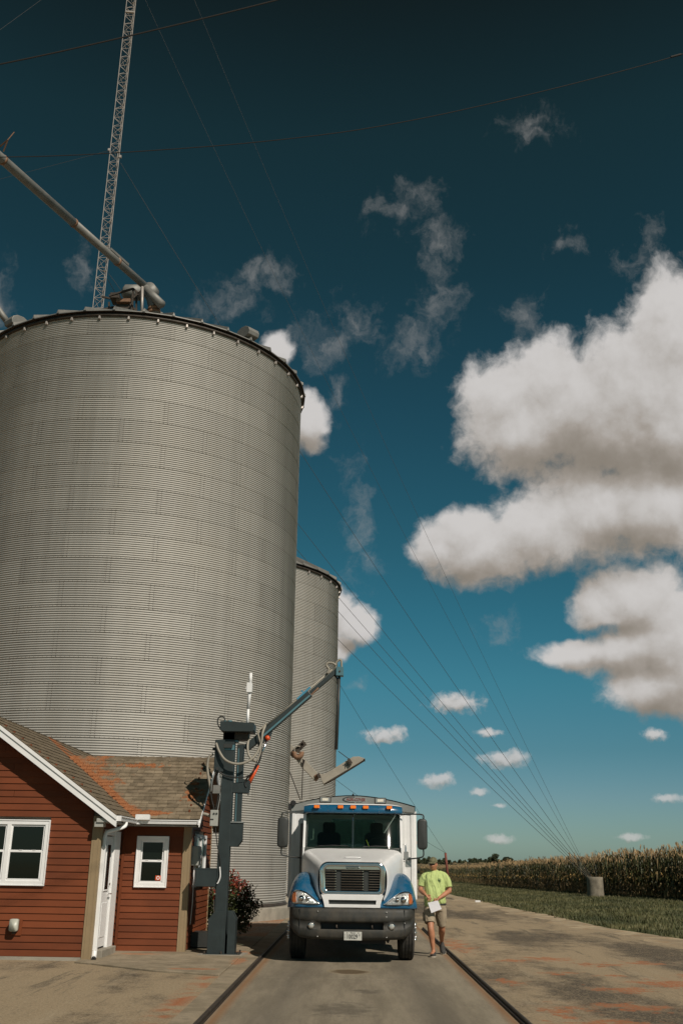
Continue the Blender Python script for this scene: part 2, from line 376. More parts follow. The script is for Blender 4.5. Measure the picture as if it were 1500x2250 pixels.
def lot_col(t, pos):
    low = t.noise(t.v('MULTIPLY', t.v('ADD', pos, (0, 0, 3.3)), (.34, .09, 1)), 1.3, 3, .5)
    big = t.m('ADD', t.m('MULTIPLY', low, .62), t.m('MULTIPLY', t.noise(t.v('MULTIPLY', pos, (1, .6, 1)), 1.4, 12, .78), .38))
    c = t.mix(t.smooth(big, .44, .56), (.078, .060, .041), (.33, .252, .158))
    st = t.noise(t.v('MULTIPLY', t.v('ADD', pos, (0, 0, 0)), (1.5, .22, 1)), 1.6, 11, .74)
    c = t.mix(t.m('MULTIPLY', t.smooth(st, .52, .72), .6), c, (.38, .31, .215))
    st2 = t.noise(t.v('MULTIPLY', pos, (2.2, .2, 1)), 1.1, 11, .74)
    c = t.mix(t.m('MULTIPLY', t.smooth(st2, .53, .66), .7), c, (.075, .063, .047))
    g = t.noise(pos, 26, 5, .8)
    c = t.mix(t.m('MULTIPLY', t.smooth(g, .48, .66), .65), c, (.48, .40, .29))
    g2 = t.noise(pos, 31, 5, .8)
    c = t.mix(t.m('MULTIPLY', t.smooth(g2, .50, .66), .6), c, (.035, .03, .024))
    g3 = t.noise(t.v('MULTIPLY', pos, (1, .55, 1)), 5.5, 5, .7)
    c = t.mix(t.m('MULTIPLY', t.smooth(g3, .5, .68), .35), c, (.34, .26, .165))
    m_ = ellipse_mask(t, pos, CHAFF, .55, 4.0, 2.3, 1.6)
    halo = ellipse_mask(t, pos, [(x, y, rx*1.7, ry*1.5) for x, y, rx, ry in CHAFF], .9, 3.0, 1.9, 1.6)
    c = t.mix(t.m('MULTIPLY', halo, .5), c, (.33, .24, .15))
    speck = t.noise(pos, 14, 5, .8)
    c = t.mix(t.m('MULTIPLY', m_, t.m('MULTIPLY_ADD', t.smooth(speck, .42, .56), .75, .2)), c, (.36, .12, .045))
    # cracks and patched seams in the old paving
    vo = t.n('ShaderNodeTexVoronoi', feature='DISTANCE_TO_EDGE'); t.L.new(t.v('ADD', t.v('MULTIPLY', pos, (.42, .30, 1)), t.scale(t.noise(pos, 1.6, 5, .7, out='Color'), .5)), vo.inputs['Vector']); vo.inputs['Scale'].default_value = .8
    cr = t.m('SUBTRACT', 1, t.smooth(vo.outputs['Distance'], .0, .012))
    c = t.mix(t.m('MULTIPLY', t.m('MULTIPLY', cr, .6), t.smooth(t.noise(pos, .5, 3, .6), .45, .6)), c, (.03, .026, .02))
    # chaff caught thinly along the rails and kerbs
    sx = t.n('ShaderNodeSeparateXYZ'); t.L.new(pos, sx.inputs[0])
    e = t.m('SUBTRACT', 1, t.m('MULTIPLY', t.m('ABSOLUTE', t.m('SUBTRACT', sx.outputs[0], -2.2)), 4), clamp=True)
    c = t.mix(t.m('MULTIPLY', t.m('MULTIPLY', e, .9), t.smooth(t.noise(pos, 2.5, 4, .6), .42, .6)), c, (.34, .12, .05))
    return c
def deck_col(t, pos):
    n1 = t.noise(t.v('MULTIPLY', pos, (1.6, .2, 1)), 1.3, 12, .72)
    c = t.mix(t.smooth(n1, .35, .65), (.19, .16, .115), (.295, .25, .182))
    sx = t.n('ShaderNodeSeparateXYZ'); t.L.new(pos, sx.inputs[0])
    # tyre tracks: two darker, polished bands with wandering edges
    w = t.m('MULTIPLY', t.m('SUBTRACT', t.noise(t.v('MULTIPLY', pos, (.6, .3, 1)), 1, 3, .5), .5), .5)
    xx = t.m('ADD', sx.outputs[0], w)
    for cx in (-.88, 1.0):
        b = t.m('SUBTRACT', 1, t.m('DIVIDE', t.m('ABSOLUTE', t.m('SUBTRACT', xx, cx)), .48), clamp=True)
        c = t.mix(t.m('MULTIPLY', b, .5), c, (.095, .083, .067))
    tr = t.noise(t.v('MULTIPLY', pos, (14, .8, 1)), 1, 8, .7)
    c = t.mix(t.m('MULTIPLY', t.smooth(tr, .55, .75), .35), c, (.29, .255, .20))
    g = t.noise(pos, 34, 6, .85)
    c = t.mix(t.m('MULTIPLY', t.smooth(g, .45, .68), .38), c, (.07, .058, .044))
    wet = ellipse_mask(t, pos, [(.0, 18.15, .34, .42)], .35, 4, .45)
    ring = ellipse_mask(t, pos, [(.0, 18.15, .42, .55)], .35, 4, .5)
    c = t.mix(t.m('MULTIPLY', ring, .5), c, (.30, .24, .15))
    c = t.mix(t.m('MULTIPLY', wet, .85), c, (.085, .055, .028))
    skid = ellipse_mask(t, pos, [(-.1, 13.6, .5, .8), (.25, 15.5, .3, .3)], .8, 5, 1.2)
    c = t.mix(t.m('MULTIPLY', skid, .5), c, (.055, .047, .038))
    for cx in (-1.55, 1.9):
        b = t.m('SUBTRACT', 1, t.m('MULTIPLY', t.m('ABSOLUTE', t.m('SUBTRACT', sx.outputs[0], cx)), 9), clamp=True)
        c = t.mix(t.m('MULTIPLY', b, .75), c, (.24, .115, .045))
    return c
def apron_col(t, pos):
    c = t.mix(t.smooth(t.noise(pos, 1.4, 11, .75), .38, .62), (.22, .18, .122), (.33, .27, .19))
    c = t.mix(t.m('MULTIPLY', t.smooth(t.noise(pos, 5, 4, .6), .5, .7), .4), c, (.14, .115, .085))
    m_ = ellipse_mask(t, pos, [(-4.0, 20.6, .5, .18), (-2.1, 21.3, .5, .35), (-2.0, 19.6, .15, .8), (-2.6, 18.0, .5, .15)], .5, 6, 1.2)
    c = t.mix(t.m('MULTIPLY', m_, .6), c, (.40, .15, .06))
    g = t.noise(pos, 80, 3, .7)
    return t.mix(t.m('MULTIPLY', t.smooth(g, .45, .75), .3), c, (.08, .065, .05))
def field_col(t, pos):
    c = t.mix(t.smooth(t.noise(pos, .02, 5, .6), .35, .65), (.19, .13, .055), (.30, .21, .09))
    sx = t.n('ShaderNodeSeparateXYZ'); t.L.new(pos, sx.inputs[0])
    band = t.noise(t.v('MULTIPLY', pos, (.1, 1, 1)), .012, 3, .6)
    return t.mix(t.smooth(band, .48, .56), c, (.09, .10, .035))
def grass_col(t, pos):
    c = t.mix(t.smooth(t.noise(t.v('MULTIPLY', pos, (1, .5, 1)), .35, 6, .65), .36, .64), (.050, .062, .020), (.095, .105, .036))
    c = t.mix(t.m('MULTIPLY', t.smooth(t.noise(pos, 3.5, 5, .7), .45, .7), .55), c, (.10, .095, .04))
    return t.mix(t.m('MULTIPLY', t.smooth(t.noise(pos, 25, 3, .7), .45, .7), .5), c, (.02, .028, .01))
def shoulder_col(t, pos):
    c = t.mix(t.smooth(t.noise(pos, 1.2, 6, .65), .4, .62), (.30, .235, .155), (.50, .40, .27))
    c = t.mix(t.m('MULTIPLY', t.smooth(t.noise(pos, 2.4, 4, .6), .5, .66), .7), c, (.26, .15, .06))
    return t.mix(t.m('MULTIPLY', t.smooth(t.noise(pos, 30, 3, .7), .5, .72), .5), c, (.10, .08, .055))
def gravel_col(t, pos):
    c = t.mix(t.smooth(t.noise(pos, 9, 5, .7), .4, .62), (.22, .15, .10), (.44, .33, .24))
    c = t.mix(t.m('MULTIPLY', t.smooth(t.noise(pos, .8, 4, .6), .42, .6), .6), c, (.36, .15, .06))
    return t.mix(t.m('MULTIPLY', t.smooth(t.noise(pos, 40, 3, .7), .5, .7), .5), c, (.10, .07, .05))
def sheet(name, pts, z, mt, sub=None):
    me = bpy.data.meshes.new(name); me.from_pydata([(x, y, z) for x, y in pts], [], [tuple(range(len(pts)))]); me.materials.append(mt)
    return structure(link(name, me))
# road edge (x as a function of y), field edge
EDGE = [(-20, 12.5), (0, 11.2), (14, 10.0), (21, 9.25), (28, 8.58), (30.4, 8.05), (34.2, 7.66), (40, 7.28), (48, 6.75), (68, 6.07), (107, 7.0), (160, 9.0), (400, 20)]
def edge(y): return float(np.interp(y, [a for a, b in EDGE], [b for a, b in EDGE]))
CEDGE = [(-20, 32), (40, 23.5), (56, 19.6), (61, 18.9), (64.2, 17.2), (68.8, 15.5), (78, 14.3), (86.8, 12.4), (110, 11.0), (152, 10.4), (260, 14)]
def cedge(y): return float(np.interp(y, [a for a, b in CEDGE], [b for a, b in CEDGE]))
sheet('ground', [(-4000, -400), (4000, -400), (4000, 5000), (-4000, 5000)], -.03, ground_mat('harvested_field', field_col, bump=.2, bscale=2))
ys = list(np.linspace(-20, 200, 60)); ys2 = list(np.linspace(-20, 200, 420))
MG = ground_mat('mown_grass_base', grass_col, bump=.8, bscale=25)
sheet('lawn', [(edge(y)-.2, y) for y in ys]+[(60, 200), (60, -20)], -.012, MG)
sheet('gravel_shoulder', [(edge(y)-1.9, y) for y in ys]+[(edge(y)+.18*math.sin(y*1.3)+.1*math.sin(y*3.1), y) for y in reversed(ys)], -.006, ground_mat('gravel_shoulder', shoulder_col, bump=.6))
sheet('parking_lot', [(-40, -20), (-40, 26), (-12, 27), (-2.2, 27), (-2.2, 60), (-2, 260), (14, 260)]+[(edge(y)-1.15+.22*math.sin(y*.9)+.13*math.sin(y*2.3)+.07*math.sin(y*6.1), y) for y in reversed(ys2)], -.002, ground_mat('worn_asphalt', lot_col, bump=.55, bscale=50))
sheet('gravel_strip', [(-40, 24), (-3.2, 24), (-2.05, 26), (-2.05, 31), (-1.9, 60), (-12, 90), (-40, 90)], .004, ground_mat('pink_gravel', gravel_col, bump=.9, bscale=30))
MD = ground_mat('broom_finished_concrete', deck_col, rough=.8, bump=.15, bscale=90)
slabs = [(-8, 4), (4, 10.6), (10.6, 17.1), (17.1, 23.6), (23.6, 30.2), (30.2, 36)]
for a, b in slabs:
    o = MB().box((-1.62, a+.006, -.1), (1.94, b-.006, .012)).build('concrete_slab', MD, mod=bevel(.004, 1)); structure(o)
MA = ground_mat('old_concrete', apron_col, rough=.85, bump=.25, bscale=70)
o = MB().prism([(-1.72, -8), (-1.72, 36), (-2.05, 36), (-2.05, 21.5), (-2.03, 17.0), (-2.0, 13), (-2.0, -8)], 'z', -.1, .022).build('concrete_kerb', MA); structure(o)
o = MB().prism([(-2.06, 17.25), (-2.06, 25.8), (-3.6, 25.8), (-3.6, 22), (-4.8, 22), (-4.8, 18.95), (-4.46, 18.74), (-3.2, 17.75)], 'z', -.1, .03).build('concrete_apron', MA, mod=bevel(.01, 1)); structure(o)
# small tufts and dirt where the lawn meets the gravel, and grass blades over the lawn
def blades(n, xs, ysr, h, w, mt, name):
    X, Y = xs, ysr; k = len(X); ang = rng.uniform(0, math.pi, k); hh = h*rng.uniform(.5, 1.3, k); lx = rng.normal(0, .35, k)*hh; ly = rng.normal(0, .35, k)*hh
    ww = w*rng.uniform(.6, 1.2, k)
    V = np.zeros((k, 3, 3)); V[:, 0] = np.stack([X-np.cos(ang)*ww, Y-np.sin(ang)*ww, np.full(k, -.012)], 1); V[:, 1] = np.stack([X+np.cos(ang)*ww, Y+np.sin(ang)*ww, np.full(k, -.012)], 1)
    V[:, 2] = np.stack([X+lx, Y+ly, hh], 1)
    return mesh_np(name, V.reshape(-1, 3), np.arange(k*3).reshape(-1, 3), None, [mt])
def mesh_np(name, V, F, mi, mats, smooth=False):
    me = bpy.data.meshes.new(name); n = len(F); k = F.shape[1]
    me.vertices.add(len(V)); me.vertices.foreach_set('co', V.astype(np.float32).ravel())
    me.loops.add(n*k); me.loops.foreach_set('vertex_index', F.astype(np.int32).ravel())
    me.polygons.add(n); me.polygons.foreach_set('loop_start', np.arange(0, n*k, k, dtype=np.int32)); me.polygons.foreach_set('loop_total', np.full(n, k, dtype=np.int32))
    for m_ in mats: me.materials.append(m_)
    if mi is not None: me.polygons.foreach_set('material_index', mi.astype(np.int32))
    if smooth: me.polygons.foreach_set('use_smooth', np.ones(n, dtype=bool))
    me.update(calc_edges=True); me.validate(); return link(name, me)
M['blade'] = mat('grass_blade', (.058, .075, .020), .7, var=.5, vscale=.4, col2=(.15, .135, .055))
yy = 24+76*rng.random(70000)**1.6; xx = np.array([edge(y) for y in yy]); cx_ = np.array([cedge(y) for y in yy])+2
fr0 = rng.random(70000); xx = xx+.12*np.sin(yy*1.3)+.12*np.sin(yy*4.1)-.05+fr0**1.15*(cx_-xx)
tag(stuff(blades(0, xx, yy, .09, .02, M['blade'], 'grass')), 'short mown green grass verge between the gravel shoulder and the corn', 'grass')

# ------------------------------------------------------------------ scale rails
def rail(x0, x1, z1, label, profile):
    o = profile.build('scale_rail', M['darksteel']); tag(o, label, 'rail'); return o
rail(0, 0, 0, 'dark rusty steel edge rail of the truck scale on the side of the red building', MB().box((-1.70, -8, -.05), (-1.655, 36, .045)).box((-1.635, -8, -.05), (-1.625, 36, .02)))
pr_ = MB().tube([(2.02, -8, .045), (2.02, 30, .040)], .022, 10).box((1.975, -8, -.05), (2.06, 30, .024))
rail(0, 0, 0, 'black rounded edge rail of the truck scale beside the walking man', pr_)

# ------------------------------------------------------------------ grain bins
def make_bin(name, label, cx, cy, Rr, z0, H, nrings, nsheet, off, ribs, full=True):
    t = thing(name, label, 'grain bin', (cx, cy, 0))
    rh = (H-z0)/nrings; corr = 11; steps = 6; amp = .0155
    segs = 10
    def sheet_mesh(a0, a1, sg, bolts=True, st=steps):
        b = MB(); rows = []
        nz_ = corr*st
        for i in range(nz_+1):
            z = rh*i/nz_; rr = Rr+amp*math.cos(2*math.pi*i/st)
            if i == nz_: rr += 0
            if i <= 1: rr += .0      # lower edge laps over the ring below
            rows.append([(rr*math.cos(a0+(a1-a0)*j/sg), rr*math.sin(a0+(a1-a0)*j/sg), z) for j in range(sg+1)])
        b.grid(rows)
        # lap joint at one end: a narrow strip riding on the next sheet
        da = .10/Rr; rows = []
        for i in range(nz_+1):
            z = rh*i/nz_; rr = Rr+amp*math.cos(2*math.pi*i/st)+.002
            rows.append([(rr*math.cos(a0-da+2*da*j/1), rr*math.sin(a0-da+2*da*j/1), z) for j in range(2)])
        b.grid(rows)
        if bolts:
            def bolt(a, z, rr, s_=.006):
                c = Vector((rr*math.cos(a), rr*math.sin(a), z)); tx = Vector((-math.sin(a), math.cos(a), 0)); nn = Vector((math.cos(a), math.sin(a), 0))
                b.add([c-tx*s_-Vector((0,0,s_)), c+tx*s_-Vector((0,0,s_)), c+tx*s_+Vector((0,0,s_)), c-tx*s_+Vector((0,0,s_)), c+nn*.009], [(0,1,4),(1,2,4),(2,3,4),(3,0,4)], 1)
            for k in range(20): bolt(a0+(a1-a0)*(k+.5)/20, .012, Rr+amp+.004)
            for k in range(corr):
                for s2 in (-.6, .6): bolt(a0+s2*da, rh*(k+.5)/corr-.0, Rr-amp*.2+.007, .0085)
        return b.mesh('wall_sheet', [M['galvs'], M['darksteel']], True)
    da = 2*math.pi/nsheet
    me = sheet_mesh(0, da, segs)
    # the half turned to the viewer: one object per sheet, at most 300
    toward = math.atan2(-cy, -cx)
    order = []
    for i in range(nrings):
        for j in range(nsheet):
            a = off+(j+(.5 if i % 2 else 0))*da
            mid = a+da/2; d = abs((mid-toward+math.pi) % (2*math.pi)-math.pi)
            order.append((d, i, a))
    order.sort(key=lambda q: q[0])
    near = [q for q in order if q[0] < R(112)][:298]; rest = order[len(near):]
    for d, i, a in near:
        o = bpy.data.objects.new('wall_sheet', me); COL.objects.link(o)
        o.parent = t; o.location = (0, 0, z0+i*rh); o.rotation_euler = (0, 0, a)
    b = MB()
    for d, i, a in rest:
        rows = []
        for k in range(corr*4+1):
            z = z0+i*rh+rh*k/(corr*4); rr = Rr+amp*math.cos(math.pi*k/2)
            rows.append([(cx+rr*math.cos(a+da*j/3), cy+rr*math.sin(a+da*j/3), z) for j in range(4)])
        b.grid(rows)
    stuff(b.build('wall_sheet', M['galvs'], t, True, recalc=False))
    # foundation ring
    rows = []
    for z, rr in ((-.1, Rr+.35), (z0-.03, Rr+.33), (z0, Rr+.28), (z0, Rr-.2)):
        rows.append([(cx+rr*math.cos(2*math.pi*j/96), cy+rr*math.sin(2*math.pi*j/96), z) for j in range(96)])
    MB().grid(rows, closed=True).build('foundation', M['concrete'], t)
    rows = []
    for z, rr in ((z0-.0, Rr+.05), (z0+.03, Rr+.06), (z0+.07, Rr+.025), (z0+.10, Rr)):
        rows.append([(cx+rr*math.cos(2*math.pi*j/96), cy+rr*math.sin(2*math.pi*j/96), z) for j in range(96)])
    MB().grid(rows, closed=True).build('base_flange', M['darksteel'], t, True)
    # roof: one panel per rib, slope 30 degrees, overhanging the wall
    ro = Rr+.17; rt = .5; ze = H+.05; zt = ze+(ro-rt)*math.tan(R(29)); dr = 2*math.pi/ribs
    pb = MB()
    def pp(r_, a, dz=0): return (r_*math.cos(a), r_*math.sin(a), ze+(ro-r_)*math.tan(R(29))+dz)
    pb.add([pp(ro, 0), pp(ro, dr), pp(rt, dr), pp(rt, 0), pp(ro, 0, -.035), pp(ro, dr, -.035), pp(rt, dr, -.02), pp(rt, 0, -.02)], [(0,1,2,3),(7,6,5,4),(0,4,5,1)])
    w = .045
    for r0, r1 in ((ro+.02, rt),):
        wa0, wa1 = w/r0, w/r1*.5
        pb.add([pp(r0, -wa0), pp(r0, wa0), pp(r0, 0, .13), pp(r1, -wa1), pp(r1, wa1), pp(r1, 0, .07)], [(0,1,2),(3,5,4),(0,2,5,3),(1,4,5,2)])
    pm = pb.mesh('roof_panel', [M['gmetal']])
    for k in range(ribs):
        o = bpy.data.objects.new('roof_panel', pm); COL.objects.link(o); o.parent = t; o.rotation_euler = (0, 0, k*dr+.03)
    rows = []
    for z, rr in ((H-.02, Rr+.0), (H-.02, Rr+.075), (H-.13, Rr+.085), (H-.14, Rr+.02)):
        rows.append([(cx+rr*math.cos(2*math.pi*j/96), cy+rr*math.sin(2*math.pi*j/96), z) for j in range(96)])
    MB().grid(rows, closed=True).build('eave_ring', M['darksteel'], t, True)
    rows = [[(cx+rr*math.cos(2*math.pi*j/96), cy+rr*math.sin(2*math.pi*j/96), z) for j in range(96)] for z, rr in ((H+.0, Rr-.05), (H+.01, Rr+.16))]
    MB().grid(rows, closed=True).build('soffit_ring', M['darksteel'], t, True)
    cl = MB().add([(Rr+.03, -.045, -.12), (Rr+.03, .045, -.12), (Rr+.03, .03, 0), (Rr+.03, -.03, 0), (Rr+.10, -.035, -.11), (Rr+.10, .035, -.11), (Rr+.10, .02, -.01), (Rr+.10, -.02, -.01)],
                  [(4,5,6,7),(0,1,5,4),(1,2,6,5),(2,3,7,6),(3,0,4,7)]).mesh('roof_clip', [M['tower']])
    for k in range(ribs):
        if (k*dr+.03) % (2*math.pi) > math.pi*.95 or True:
            o = bpy.data.objects.new('roof_clip', cl); COL.objects.link(o); o.parent = t; o.rotation_euler = (0, 0, k*dr+.03+dr/2); o.location = (0, 0, H-.13)
    rows = [[(cx+rr*math.cos(2*math.pi*j/32), cy+rr*math.sin(2*math.pi*j/32), z) for j in range(32)] for z, rr in ((zt-.05, .62), (zt+.22, .6), (zt+.26, .1))]
    MB().grid(rows, closed=True).build('roof_collar', M['gmetal'], t, True)
    return t, zt
def galv_mat():
    """galvanised sheet: faint vertical weather streaks, a little tone change from ring to ring"""
    mt = bpy.data.materials.new('galvanised_wall_sheet'); mt.use_nodes = True; t = NT(mt.node_tree); b = t.N['Principled BSDF']
    pos = t.n('ShaderNodeNewGeometry').outputs['Position']; oi = t.n('ShaderNodeObjectInfo')
    n1 = t.noise(t.v('MULTIPLY', pos, (2.5, 2.5, .12)), 1, 6, .65)
    c = t.mix(t.smooth(n1, .25, .75), (.345, .328, .298), (.40, .382, .35))
    n2 = t.noise(t.v('MULTIPLY', pos, (1, 1, .5)), .5, 4, .6)
    c = t.mix(t.m('MULTIPLY', t.smooth(n2, .45, .7), .35), c, (.36, .335, .29))
    n3 = t.noise(t.v('MULTIPLY', pos, (9, 9, .25)), 1, 4, .7)
    c = t.mix(t.m('MULTIPLY', t.smooth(n3, .62, .8), .14), c, (.27, .24, .19))
    h = t.n('ShaderNodeHueSaturation'); t.L.new(c, h.inputs['Color']); t.set(h.inputs['Value'], t.m('MULTIPLY_ADD', oi.outputs['Random'], .12, .94))
    t.L.new(h.outputs[0], b.inputs['Base Color'])
    b.inputs['Metallic'].default_value = .25; t.set(b.inputs['Roughness'], t.m('MULTIPLY_ADD', n1, .2, .48))
    return mt
M['galvs'] = galv_mat()
BX, BY, BR = -8.415, 35.92, 6.22
bin1, zt1 = make_bin('grain_bin', 'largest corrugated steel grain bin, rising behind the red building, with machinery on its roof', BX, BY, BR, .366, 19.28, 24, 14, .35, 40)
bin2, zt2 = make_bin('grain_bin', 'lower corrugated steel grain bin half hidden behind the large one', -7.0, 49.0, 6.22, .366, 14.78, 18, 14, .1, 40)
# ------------------------------------------------------------------ the red-brown building
house = thing('building', 'small red-brown lap-sided scale office with shingle roof and white windows', 'building', (-6, 21, 0))
RX, RZ, SL = -7.05, 4.35, .684                  # main ridge x, z and roof slope
GX, GY = -4.66, 19.4                            # gable corner
WX, WY, WB = -3.27, 21.25, 24.35                # wing right wall x, front wall y, back wall y
# dark cores behind the siding
MB().prism([(-9.42, -.05), (GX-.03, -.05), (GX-.03, 2.55), (RX, 4.20), (-9.42, 2.55)], 'y', GY+.03, 27.5).build('wall', M['soffit'], house)
MB().prism([(WY+.03, -.05), (WB-.03, -.05), (WB-.03, 2.55), (22.8, 3.68), (WY+.03, 2.55)], 'x', -6, WX-.03).build('wall', M['soffit'], house)
BH = .1195
def board(kind, a, b, z, c, trim=0):
    """lap siding board from a to b along its wall; kind 'y': wall facing -y at y=c, 'x': wall facing +x at x=c"""
    t0, t1 = .004, .024; zt = z+BH+.012
    if kind == 'y': vs = [(a, c-t1, z), (b, c-t1, z), (b, c-t0, zt), (a, c-t0, zt), (a, c+.02, z), (b, c+.02, z), (b, c+.02, zt), (a, c+.02, zt)]
    else: vs = [(c+t1, a, z), (c+t1, b, z), (c+t0, b, zt), (c+t0, a, zt), (c-.02, a, z), (c-.02, b, z), (c-.02, b, zt), (c-.02, a, zt)]
    mb = MB().add(vs, [(0,1,2,3),(5,4,7,6),(0,4,5,1),(1,5,6,2),(2,6,7,3),(3,7,4,0)])
    mb.build('siding_board', M['siding'], house)
def wall(kind, a, b, z0, n, c, holes=(), top=None):
    for i in range(n):
        z = z0+i*BH; A, B = a, b
        if top:
            A, B = top(z)
            if B-A < .1: break
            A, B = max(A, a), min(B, b)
        segs = [(A, B)]
        for (h0, h1, hz0, hz1) in holes:
            if z+BH > hz0+.03 and z < hz1-.03:
                new = []
                for s0, s1 in segs:
                    if h0 >= s1 or h1 <= s0: new.append((s0, s1))
                    else:
                        if h0 > s0: new.append((s0, h0))
                        if h1 < s1: new.append((h1, s1))
                segs = new
        for s0, s1 in segs:
            if s1-s0 > 1.4:      # long runs are lapped from two boards
                j = s0+(s1-s0)*random.uniform(.25, .75); board(kind, s0, j-.003, z, c); board(kind, j+.003, s1, z, c)
            else: board(kind, s0, s1, z, c)
def gtop(z):
    half = 2.72-(max(z-2.42, 0))/SL
    return (RX-half, RX+half)
wall('y', -9.42, GX-.15, .06, 36, GY, [(-8.55, -5.60, 1.25, 2.38)], gtop)
wall('x', GY+.07, 19.66, .06, 21, GX+.0); wall('x', 20.86, WY-.02, .06, 21, GX+.0)
wall('x', 19.66, 20.86, 2.27, 2, GX)
wall('y', GX+.07, WX-.13, .02, 21, WY, [(-4.322, -3.69, 1.205, 2.165)])
wall('x', WY+.13, WB, .05, 21, WX, [(21.80, 23.35, 1.20, 2.24)])
# gable end of the wing above the eave line
for i in range(13):
    z = 2.56+i*BH; half = (3.80-z)/SL
    if half > .1: board('x', 22.8-half, 22.8+half, z, WX)
# corner boards: two faces each
def corner(x, y, w=.14, zt=2.48, z0=.0):
    mb = MB().box((x-w, y-.032, z0), (x+.032, y+.0, zt)).box((x, y, z0), (x+.032, y+w*.8, zt))
    mb.box((x-w+.045, y-.037, z0+.002), (x-w+.055, y-.03, zt-.002)).box((x-.01, y-.037, z0+.002), (x, y-.03, zt-.002))
    mb.build('corner_board', M['tan'], house)
corner(GX, GY); corner(WX, WY, .125)
MB().box((WX, WB-.04, 0), (WX+.03, WB+.0, 2.5)).build('corner_board', M['tan'], house)
MB().box((GX+.035, WY-.045, .02), (GX+.085, WY-.003, 2.4)).build('corner_board', M['siding'], house)
# foundations
MB().box((-9.5, GY-.02, -.1), (GX+.02, GY+.3, .058)).box((GX, WY-.01, -.1), (WX+.0, WY+.3, .02)).box((WX-.3, WY+.1, -.1), (WX+.01, WB, .045)).build('foundation', M['concrete'], house)
# windows -------------------------------------------------------
def window_y(x0, x1, z0, z1, y, units, pane_mat, fw=.085, rail_z=None):
    w = MB().box((x0+fw*.5, y+.01, z0+fw*.5), (x1-fw*.5, y+.03, z1-fw*.5)).build('window', M['dark'], house)
    fr = MB()
    for a, b in (((x0, z0), (x1, z0+fw)), ((x0, z1-fw), (x1, z1)), ((x0, z0+fw), (x0+fw, z1-fw)), ((x1-fw, z0+fw), (x1, z1-fw))):
        fr.box((a[0], y-.055, a[1]), (b[0], y+.0, b[1]))
    # raised outer bead
    for a, b in (((x0-.004, z0-.004), (x1+.004, z0+.018)), ((x0-.004, z1-.018), (x1+.004, z1+.004)), ((x0-.004, z0+.018), (x0+.018, z1-.018)), ((x1-.018, z0+.018), (x1+.004, z1-.018))):
        fr.box((a[0], y-.068, a[1]), (b[0], y-.05, b[1]))
    for k in range(1, len(units)):
        fr.box((units[k-1][1]+.0, y-.055, z0+fw), (units[k][0], y, z1-fw))
    fr.build('frame', M['trim'], w, mod=bevel(.004, 1))
    for u0, u1 in units:
        zr = rail_z or (z0+z1)/2
        s = MB(); f2 = .03
        for zz0, zz1, yy, in ((zr-.005, z1-fw, y-.018), (z0+fw, zr+.02, y-.034)):
            for a, b in (((u0, zz0), (u1, zz0+f2*1.15)), ((u0, zz1-f2), (u1, zz1)), ((u0, zz0+f2), (u0+f2, zz1-f2)), ((u1-f2, zz0+f2), (u1, zz1-f2))):
                s.box((a[0], yy-.01, a[1]), (b[0], yy+.006, b[1]))
        s.box(((u0+u1)/2-.13, y-.05, zr+.02), ((u0+u1)/2-.07, y-.03, zr+.032)).box(((u0+u1)/2+.12, y-.05, zr+.02), ((u0+u1)/2+.18, y-.03, zr+.032))
        s.build('sash', M['trim'], w)
        for zz0, zz1, yy in ((zr+.02, z1-fw-.02, y-.018), (z0+fw+.02, zr, y-.034)):
            MB().box((u0+.02, yy-.002, zz0), (u1-.02, yy+.002, zz1)).build('pane', pane_mat, w)
    return w
window_y(-8.54, -5.594, 1.244, 2.39, GY, [(-8.455, -7.83), (-7.76, -7.13), (-7.05, -6.39), (-6.31, -5.68)], M['glassd'], .085, 1.83)
w2 = window_y(-4.328, -3.684, 1.20, 2.17, WY, [(-4.238, -3.774)], M['glassd'], .085, 1.69)
# sticker in the small window
st = MB().box((-3.91, WY-.045, 1.335), (-3.80, WY-.042, 1.425)).build('sticker', M['redor'], w2)
rg = MB(); rg.grid([[(-3.855+r_*math.cos(2*math.pi*j/20), WY-.046, 1.382+r_*math.sin(2*math.pi*j/20)) for j in range(20)] for r_ in (.036, .021)], closed=True)
rg.build('sticker_ring', M['white'], w2)
# side window in the wing wall, half covered by an open shutter-like pane
ws = MB().box((WX-.01, 21.84, 1.24), (WX+.012, 23.31, 2.2)).build('window', M['dark'], house)
fr = MB()
for a, b in (((21.80, 1.20), (23.35, 1.27)), ((21.80, 2.17), (23.35, 2.24)), ((21.80, 1.27), (21.87, 2.17)), ((23.27, 1.27), (23.35, 2.17)), ((22.56, 1.27), (22.62, 2.17))):
    fr.box((WX, a[0], a[1]), (WX+.06, b[0], b[1]))
fr.build('frame', M['trim'], ws)
for a, b in ((21.87, 22.56), (22.62, 23.27)): MB().box((WX+.02, a, 1.27), (WX+.026, b, 2.17)).build('pane', M['glasst'], ws)
